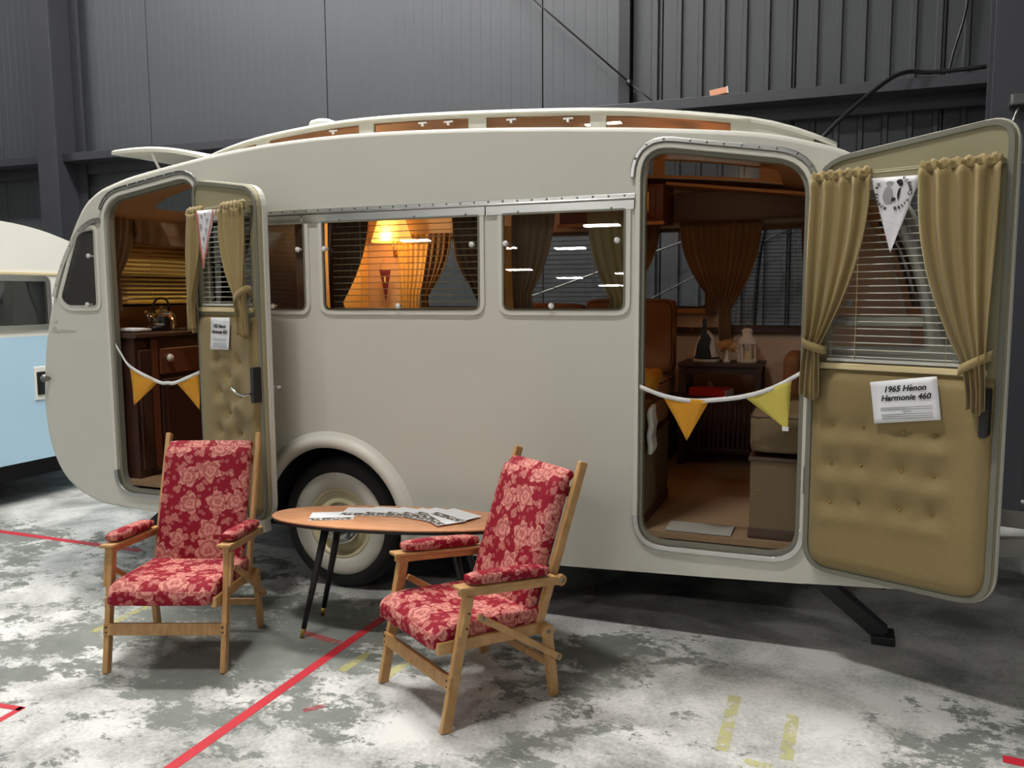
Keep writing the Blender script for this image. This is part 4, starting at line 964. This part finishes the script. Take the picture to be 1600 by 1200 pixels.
th = obj('throw', MB().pillow((.26, .40, .09), .04, .02, Matrix.Translation((1.56, .33, FL+.585+.085)), 10, lambda p: p+Vector((.01*sin(p.y*40), .01*sin(p.x*50), .012*sin(p.x*30+p.y*24)))), 'flag_orange')
tag(th, 'crumpled golden throw on the seat behind the left door edge', 'throw')
tag(obj('plastic_bag', MB().pillow((.03, .10, .22), .014, .006, Matrix.Translation((1.715, .14, FL+.46)), 8, lambda p: p+Vector((.005*sin(p.z*60), 0, .004*sin(p.y*70)))), 'slat_white'), 'pale crumpled bag hanging by the left edge of the large doorway', 'bag')
# overhead locker, pelmet, lower wall panels
lk = thing('overhead_locker', 'reddish wooden overhead locker in the top left of the large doorway', 'locker', (1.1, 1.85, 2.06))
obj('body', MB().b2(-.35, .35, -.16, .2, 0, .24), 'red_wood', lk, bev=.004)
dd = obj('locker_door', MB().b2(-.08, .30, -.178, -.16, .025, .225), 'red_wood', lk, bev=.006)
obj('handle', MB().b2(.25, .262, -.195, -.178, .06, .19), 'brass', dd, bev=.003)
obj('light_rail', MB().b2(-.36, .36, -.185, -.165, -.02, .004), 'lining_wood', lk, bev=.003)
obj('pelmet', MB().b2(1.48, 2.5, 1.90, 1.93, 2.075, 2.26).b2(1.48, 2.52, 1.885, 1.905, 2.068, 2.08), 'dark_wood', van, bev=.003)
obj('cornice', MB().bar((1.45, 1.84, 2.31), (2.5, 1.84, 2.18), .02, .16, Vector((0, 1, 0))), 'lining_wood', van, bev=.004)
obj('dado', MB().b2(1.46, 2.45, 2.02, 2.06, 1.335, 1.37), 'dark_wood', van, bev=.003)
obj('hanging_rail', MB().b2(1.1, 1.70, 2.02, 2.06, 1.465, 1.498), 'lining_wood', van, bev=.003)
# side table and what stands on it
st = thing('side_table', 'dark wooden side table with lower cupboard against the far wall', 'table', (1.83, 1.78, FL))
obj('top', MB().b2(-.26, .26, -.17, .17, .635, .66), 'dark_wood', st, bev=.004)
obj('apron', MB().b2(-.24, .24, -.15, .15, .59, .635), 'dark_wood', st)
for sx in (-.235, .235):
    for sy in (-.145, .145): obj('leg', MB().b2(sx-.02, sx+.02, sy-.02, sy+.02, 0, .635), 'dark_wood', st, bev=.003)
cb = obj('cupboard', MB().b2(-.215, .215, -.14, .14, .10, .445), 'dark_wood', st, bev=.003)
for i in range(14): obj('reed', MB().tube([(-.195+i*.03, -.145, .12), (-.195+i*.03, -.145, .425)], .010, 6), 'mahogany', cb)
bk = thing('book', 'red book lying on the side table shelf', 'book', (1.77, 1.71, FL+.446), rad(-12))
obj('cover', MB().b2(-.12, .12, -.08, .08, 0, .050), 'red_book', bk, bev=.003)
obj('pages', MB().b2(-.115, .123, -.075, .077, .006, .044), 'paper', bk)
lt = thing('candle_lantern', 'white metal candle lantern on the side table', 'lantern', (1.985, 1.74, FL+.662))
obj('base', MB().lathe([(0, 0), (.062, 0), (.064, .012), (.055, .02), (0, .02)], (0, 0, 0), 'Z', 12, False), 'enamel', lt)
for i in range(6):
    a = i*PI/3; obj('bar', MB().b2(.05*cos(a)-.004, .05*cos(a)+.004, .05*sin(a)-.004, .05*sin(a)+.004, .018, .12), 'enamel', lt)
obj('candle', MB().lathe([(0, .075), (.022, .073), (.022, .018)], (0, 0, 0), 'Z', 14), 'slat_cream', lt)
obj('roof', MB().lathe([(.064, .118), (.066, .126), (.05, .155), (.032, .165), (.032, .195), (.036, .2), (.022, .215), (0, .218)], (0, 0, 0), 'Z', 18), 'enamel', lt)
obj('ring', MB().tube([(.018*cos(a), 0, .232+.018*sin(a)) for a in [i*PI/8 for i in range(17)]], .002, 5), 'steel_dull', lt)
fg = thing('tower_ornament', 'white ornament with a black tower drawing on the side table', 'ornament', (1.735, 1.72, FL+.662))
obj('body', MB().lathe([(0, 0), (.08, 0), (.084, .012), (.076, .06), (.062, .12), (.04, .17), (.015, .2), (0, .205)], (0, 0, 0), 'Z', 24), 'enamel', fg)
obj('tower', MB().plate([[(-.06, .03), (.045, .03), (.03, .10), (.04, .15), (.025, .175), (.012, .185), (.008, .27), (-.006, .285), (-.014, .27), (-.018, .19), (-.03, .15), (-.045, .12)]], -.092, -.08), 'black_paint', fg)
obj('band', MB().lathe([(.0835, .02), (.081, .034)], (0, 0, 0), 'Z', 24), 'black_paint', fg)
obj('halo', MB().tube([(.085*cos(a), -.06, .20+.085*sin(a)) for a in [i*PI/16 for i in range(17)]], .002, 5), 'brass', fg)
fl = thing('dried_flower', 'straw coloured dried flower head on the side table', 'flower', (1.865, 1.69, FL+.662))
mb = MB(); rng = random.Random(3)
for i in range(60):
    a, e = rng.uniform(0, 2*PI), rng.uniform(-.4, 1.3); d = Vector((cos(a)*cos(e), sin(a)*cos(e), sin(e))); p = Vector((0, 0, .085)); q = p+d*rng.uniform(.05, .085); sd = d.orthogonal().normalized()*.011
    mb.add([p, p+(q-p)*.6+sd, q, p+(q-p)*.6-sd], [(0, 1, 2, 3)])
obj('petals', mb, 'straw', fl)
obj('holder', MB().lathe([(0, 0), (.022, 0), (.024, .012), (.010, .025), (.012, .08), (0, .085)], (0, 0, 0), 'Z', 12), 'enamel', fl)
tag(obj('door_mat', MB().b2(1.80, 2.10, .05, .20, FL+.001, FL+.012), 'brick_grey', bev=.003), 'pale ribbed metal tread plate just inside the large doorway', 'plate')

# ------------------------------------------------------------------ easy chairs
def make_chair(label, loc, rz):
    t = thing('easy_chair', label, 'chair', loc, rz, 'folding wooden easy chairs with red floral cushions')
    Y = lambda s, z, x: Vector((x, s-.255, z)); hw = .252
    for sg in (-1, 1):
        xo = sg*hw
        obj('front_leg', MB().bar(Y(0, 0, xo), Y(.105, .50, xo), .042, .024), 'beech', t, bev=.004)
        rl = obj('rear_leg', MB().bar(Y(.505, 0, xo), Y(.472, .27, xo), .042, .024).lathe([(0, -.0121), (.030, -.0121), (.030, .0121), (0, .0121)], Y(.470, .275, xo), 'X', 18, False), 'beech', t, bev=.003)
        obj('bolt', MB().lathe([(0, .018), (.007, .016), (.008, .012)], Y(.470, .275, xo), 'X', 10) if sg > 0 else MB().lathe([(0, -.018), (.007, -.016), (.008, -.012)], Y(.470, .275, xo), 'X', 10), 'steel_dull', rl)
        obj('seat_rail', MB().bar(Y(-.015, .315, sg*(hw-.026)), Y(.485, .283, sg*(hw-.026)), .045, .024), 'beech', t, bev=.004)
        obj('back_stile', MB().bar(Y(.452, .30, sg*(hw-.03)), Y(.680, .925, sg*(hw-.03)), .040, .024), 'beech', t, bev=.006)
        ar = obj('armrest', MB().bar(Y(.07, .515, xo), Y(.535, .470, xo), .030, .030).bar(Y(.055, .537, xo), Y(.50, .494, xo), .014, .062).lathe([(0, -.0125), (.023, -.0125), (.023, .0125), (0, .0125)], Y(.54, .470, xo), 'X', 16, False), 'beech', t, bev=.004)
        obj('bolt', MB().lathe([(0, sg*.020), (.008, sg*.017), (.009, sg*.012)], Y(.54, .470, xo), 'X', 10), 'steel_dull', ar)
        a, b = Y(.10, .54, xo), Y(.47, .505, xo); d = (b-a); ang = math.atan2(d.z, d.y)
        M = Matrix.Translation((a+b)/2+Vector((0, 0, .022))) @ Matrix.Rotation(ang, 4, 'X')
        obj('arm_pad', MB().pillow((.066, d.length, .040), .019, .006, M, 8), 'floral', t, uv=True)
        br = obj('brace', MB().bar(Y(.145, .412, sg*(hw+.022)), Y(.512, .168, sg*(hw+.022)), .026, .016, ext=.012), 'beech', t, bev=.004)
        for s_, z_ in ((.150, .409), (.507, .171)): obj('bolt', MB().lathe([(0, sg*.014), (.007, sg*.012), (.008, sg*.008)], Y(s_, z_, sg*(hw+.022)), 'X', 10), 'steel_dull', br)
        ab = obj('arm_bracket', MB().bar(Y(.072, .355, sg*(hw+.018)), Y(.103, .50, sg*(hw+.018)), .034, .014), 'beech', t, bev=.004)
        for z_ in (.385, .44): obj('screw', MB().lathe([(0, sg*.009), (.005, sg*.008)], Y(.08+(z_-.37)*.2, z_, sg*(hw+.018)), 'X', 8), 'black_paint', ab)
    fr = obj('front_rail', MB().bar(Y(.022, .185, -hw-.012), Y(.022, .185, hw+.012), .022, .052, Vector((0, .2, 1))), 'beech', t, bev=.004)
    for sx in (-1, 1):
        for dz in (-.012, .012): obj('screw', MB().lathe([(0, -.003), (.005, -.002), (.005, 0)], Y(.010, .185+dz, sx*(hw-.002)), 'Y', 8), 'black_paint', fr)
    obj('rear_rail', MB().bar(Y(.495, .13, -hw+.01), Y(.495, .13, hw-.01), .018, .03, Vector((0, 0, 1))), 'beech', t, bev=.003)
    obj('back_rail', MB().bar(Y(.640, .80, -hw+.03), Y(.640, .80, hw-.03), .018, .04, Vector((0, 0, 1))), 'beech', t, bev=.003)
    obj('seat_slat', MB().bar(Y(.08, .30, -hw+.03), Y(.08, .30, hw-.03), .03, .014, Vector((0, 0, 1))).bar(Y(.25, .288, -hw+.03), Y(.25, .288, hw-.03), .03, .014, Vector((0, 0, 1))).bar(Y(.40, .28, -hw+.03), Y(.40, .28, hw-.03), .03, .014, Vector((0, 0, 1))), 'beech', t)
    # cushions
    ang = math.atan2(.605, .22)
    M = Matrix.Translation(Y(.512, .592, 0)) @ Matrix.Rotation(ang, 4, 'X')
    me = MB().pillow((.415, .59, .075), .030, .010, None, 14).mesh('back_cushion', True)
    obj('back_cushion', me, 'floral', t, M=M)
    me = MB().pillow((.410, .075, .045), .020, .004, None, 10).mesh('head_roll', True)
    obj('head_roll', me, 'floral', t, M=Matrix.Translation(Y(.622, .862, 0)) @ Matrix.Rotation(ang-.55, 4, 'X'))
    def sag(p):
        q = p.copy(); f = max(0, (-p.y-.16)/.09); q.z -= .030*f*f; q.z -= .012*max(0, 1-(p.x/.2)**2)*max(0, 1-(p.y/.2)**2); return q
    me = MB().pillow((.455, .51, .076), .028, .008, None, 14, sag).mesh('seat_cushion', True)
    obj('seat_cushion', me, 'floral', t, M=Matrix.Translation(Y(.225, .348, 0)) @ Matrix.Rotation(rad(-3.5), 4, 'X'))
    return t
make_chair('red floral easy chair standing left of the table below the narrow door', (-.20, -.86, 0), rad(20.5))
make_chair('red floral easy chair standing right of the table nearest to the camera', (1.158, -.774, 0), rad(-33.5))

# ------------------------------------------------------------------ coffee table with leaflets
TZ = .55; TC = Vector((.585, -.335, 0)); TA = rad(12)
tb = thing('coffee_table', 'oval wooden coffee table with tapered black legs', 'table', TC, TA)
ov = [(.605*abs(cos(a))**.92*(1 if cos(a) > 0 else -1), .208*abs(sin(a))**.92*(1 if sin(a) > 0 else -1)) for a in [2*PI*i/72 for i in range(72)]]
obj('table_top', MB().plate([ov], TZ-.008, TZ, 'XY', True), 'teak_top', tb)
obj('underside', MB().plate([offset(ov, -.006)], TZ-.024, TZ-.008, 'XY', True), 'black_paint', tb, bev=.003)
for fx, fy, tx, ty in ((-.40, -.165, -.30, -.10), (-.41, .108, -.30, .085), (.41, -.145, .30, -.10), (.41, .145, .30, .085)):
    p0, p1 = Vector((fx, fy, .045)), Vector((tx, ty, TZ-.024)); pf_ = Vector((fx, fy, 0)) + (p0-p1)*.0
    g = obj('leg', MB().tube([p1, p0], .019, 12, True, .012), 'black_paint', tb)
    e = p0+(p0-p1).normalized()*.046
    obj('ferrule', MB().tube([p0, e], .0122, 12, True, .009), 'brass', g)
    obj('bracket', MB().lathe([(0, -.006), (.035, -.006), (.035, 0), (0, 0)], (tx, ty, TZ-.024), 'Z', 16), 'black_paint', g)
stripe = bpy.data.materials.new('leaflet_print'); stripe.use_nodes = True; nt = stripe.node_tree
wv = nt.nodes.new('ShaderNodeTexNoise'); wv.inputs['Scale'].default_value = 55; cr = nt.nodes.new('ShaderNodeValToRGB'); cr.color_ramp.interpolation = 'CONSTANT'
cr.color_ramp.elements[0].color = rgb(92, 84, 74); cr.color_ramp.elements[1].color = rgb(232, 230, 226); cr.color_ramp.elements[1].position = .56
tcn = nt.nodes.new('ShaderNodeTexCoord'); nt.links.new(tcn.outputs['Object'], wv.inputs[0]); nt.links.new(wv.outputs[0], cr.inputs[0]); nt.links.new(cr.outputs[0], nt.nodes['Principled BSDF'].inputs['Base Color']); MATS['leaflet_print'] = stripe
leaf = [(-.30, -.02, 14, 'printed leaflet at the left end of the fan on the table'), (-.17, .075, 4, 'printed leaflet second from the left in the fan on the table'), (-.05, .085, -6, 'printed leaflet third from the left in the fan on the table'),
        (.06, .07, -22, 'printed leaflet in the middle of the fan on the table'), (.14, .05, -34, 'printed leaflet right of the middle of the fan on the table'), (.21, .065, -30, 'printed leaflet second from the right in the fan on the table'),
        (.24, -.015, -52, 'printed leaflet at the front right corner of the fan'), (.29, .045, -38, 'printed leaflet at the right end of the fan on the table')]
for i, (x, y, a, lab) in enumerate(leaf):
    p = Matrix.Rotation(TA, 3, 'Z') @ Vector((x, y, 0))
    t = thing('leaflet', lab, 'leaflet', (TC.x+p.x, TC.y+p.y, TZ+.0006+i*.0013), TA+rad(a), 'leaflets fanned out on the coffee table')
    obj('sheet', MB().b2(-.105, .105, -.074, .074, 0, .001), 'paper', t)
    obj('printed_border', MB().b2(-.104, .104, -.073, -.030, .001, .0012), 'leaflet_print', t)

# ------------------------------------------------------------------ marks on the floor
def strip(name, label, cat, pts, wd, m):
    mb = MB()
    P = [Vector((x, y, 0)) for x, y in pts]
    for a, b in zip(P[:-1], P[1:]):
        d = (b-a).normalized(); n = Vector((-d.y, d.x, 0))*wd/2; L = (b-a).length; k = max(1, int(L/.12)); vs_ = []
        mb.add([a-n, a+n, b+n, b-n, a-n+Vector((0, 0, .0012)), a+n+Vector((0, 0, .0012)), b+n+Vector((0, 0, .0012)), b-n+Vector((0, 0, .0012))], [(4, 7, 6, 5), (0, 1, 5, 4), (1, 2, 6, 5), (2, 3, 7, 6), (3, 0, 4, 7)])
    return tag(obj(name, mb, m), label, cat)
strip('floor_tape', 'long red tape running from the table towards the camera', 'tape', [(.457, .1), (.445, -2.6)], .048, 'red_tape')
strip('floor_tape', 'short red tape joining the long one under the table', 'tape', [(.42, -.575), (.19, -.53)], .04, 'red_worn')
strip('floor_tape', 'red tape running under the tail of the caravan', 'tape', [(-4.5, .205), (-1.55, .20)], .05, 'red_tape')
strip('floor_tape', 'red tape corner at the left edge of the floor', 'tape', [(-.9, -1.60), (-.40, -1.545)], .03, 'red_tape')
strip('floor_tape', 'red tape branch slanting off the left corner mark', 'tape', [(-.41, -1.535), (-.39, -1.80)], .03, 'red_tape')
strip('floor_tape', 'red tape at the bottom right corner of the floor', 'tape', [(3.10, -.60), (3.4, -.64)], .05, 'red_tape')
strip('floor_tape', 'faint scrap of red tape in front of the long tape line', 'tape', [(.64, -1.17), (.70, -1.10)], .03, 'red_worn')
strip('floor_marking', 'left of the two parallel worn yellow marks in front of the doorway', 'marking', [(2.187, -.46), (2.189, -.89)], .045, 'yellow_worn')
strip('floor_marking', 'right of the two parallel worn yellow marks in front of the doorway', 'marking', [(2.41, -.54), (2.405, -.87)], .045, 'yellow_worn')
strip('floor_marking', 'small worn yellow mark at the bottom edge before the doorway', 'marking', [(2.27, -.93), (2.36, -.94)], .04, 'yellow_worn')
strip('floor_marking', 'worn yellow mark beside the long red tape', 'marking', [(.605, -.62), (.585, -.82)], .045, 'yellow_worn')
strip('floor_marking', 'worn yellow mark under the right easy chair', 'marking', [(.812, -.60), (.795, -.80)], .045, 'yellow_worn')
strip('floor_marking', 'worn yellow mark under the left easy chair', 'marking', [(-.774, -.53), (-.767, -.88)], .045, 'yellow_worn')

# ------------------------------------------------------------------ the neighbouring caravan
V2 = thing('caravan', 'blue and white caravan at the left edge of the picture', 'caravan', (-3.3, .2, 0))
pr = catmull([(-2.2, .34), (1.6, .335), (1.9, .38), (2.08, .6), (2.14, 1.0), (2.08, 1.4), (1.86, 1.70), (1.5, 1.92), (1.07, 2.07), (.8, 2.135), (.5, 2.168), (0, 2.18), (-.8, 2.18), (-2.2, 2.1)], 5)
zc = 1.30
lowp = [p for p in pr if p[1] <= zc and p[0] > 0]
def cut(l, z, above):
    out = []
    for i in range(len(l)):
        a, b = l[i-1], l[i]
        if (a[1] >= z) != (b[1] >= z): t_ = (z-a[1])/(b[1]-a[1]); out.append((a[0]+(b[0]-a[0])*t_, z))
        if (b[1] >= z) == above: out.append(b)
    return out
wn = rpoly([(.05, 1.376), (.905, 1.376), (.905, 1.735), (.05, 1.735)], .03)
upl, lol = cut(pr, zc, True), cut(pr, zc, False)
obj('upper_body', MB().plate([upl, wn], -.04, 0, 'YZ').plate([upl], -2.0, -1.96, 'YZ').grid([[Vector((h, p[0], p[1])) for h in (-2.0, 0)] for p in pr if p[1] >= zc], True), 'white_van', V2)
obj('lower_body', MB().plate([lol], -2.0, 0, 'YZ'), 'blue_van', V2, bev=.02)
w2 = obj('window', MB().plate([offset(wn, .03), offset(wn, -.012)], -.03, .012, 'YZ'), 'aluminium', V2, bev=.004)
obj('pane', MB().plate([offset(wn, -.01)], -.012, -.008, 'YZ'), 'glass_tint', w2)
obj('cabin', MB().b2(-1.9, -.9, -1.5, 1.3, .8, 2.0), 'wall_panel', V2)
obj('belt_rail', MB().b2(-.005, .008, -1.5, 1.7, 1.775, 1.79), 'slat_cream', V2)
obj('grab_handle', MB().b2(-.002, .02, .76, .84, .84, 1.02), 'black_paint', V2, bev=.006)
obj('handle_plate', MB().b2(-.004, .008, .74, .86, .80, 1.06), 'white_van', V2, bev=.004)
obj('wheel', MB().lathe([(.0, -.02), (.2, -.02), (.27, 0), (.3, .04), (.3, .15), (0, .16)], (-.2, -.9, .3), 'X', 32), 'rubber', V2)
obj('wheel', MB().lathe([(.0, -.02), (.2, -.02), (.27, 0), (.3, .04), (.3, .15), (0, .16)], (-1.9, -.9, .3), 'X', 32), 'rubber', V2)
obj('chassis', MB().b2(-1.8, -.25, -2.0, 1.3, .15, .34), 'black_dull', V2)
MV = Matrix.Translation((-3.3-.06, .2, 0)) @ Matrix(((0, -1, 0, 0), (1, 0, 0, 0), (0, 0, 1, 0), (0, 0, 0, 1)))
curtain('window_curtain', 'white lace curtain swept left in the blue caravan window', 'curtain', MV, (.30, .62), (.25, .42), (.25, .42), (1.74, 1.46, 1.37), 'lace', 5, .016, .03, False, 'R')
curtain('window_curtain', 'white lace curtain swept right in the blue caravan window', 'curtain', MV, (.80, .92), (.86, .93), (.86, .93), (1.74, 1.5, 1.40), 'lace', 3, .014, .03, False, 'L')
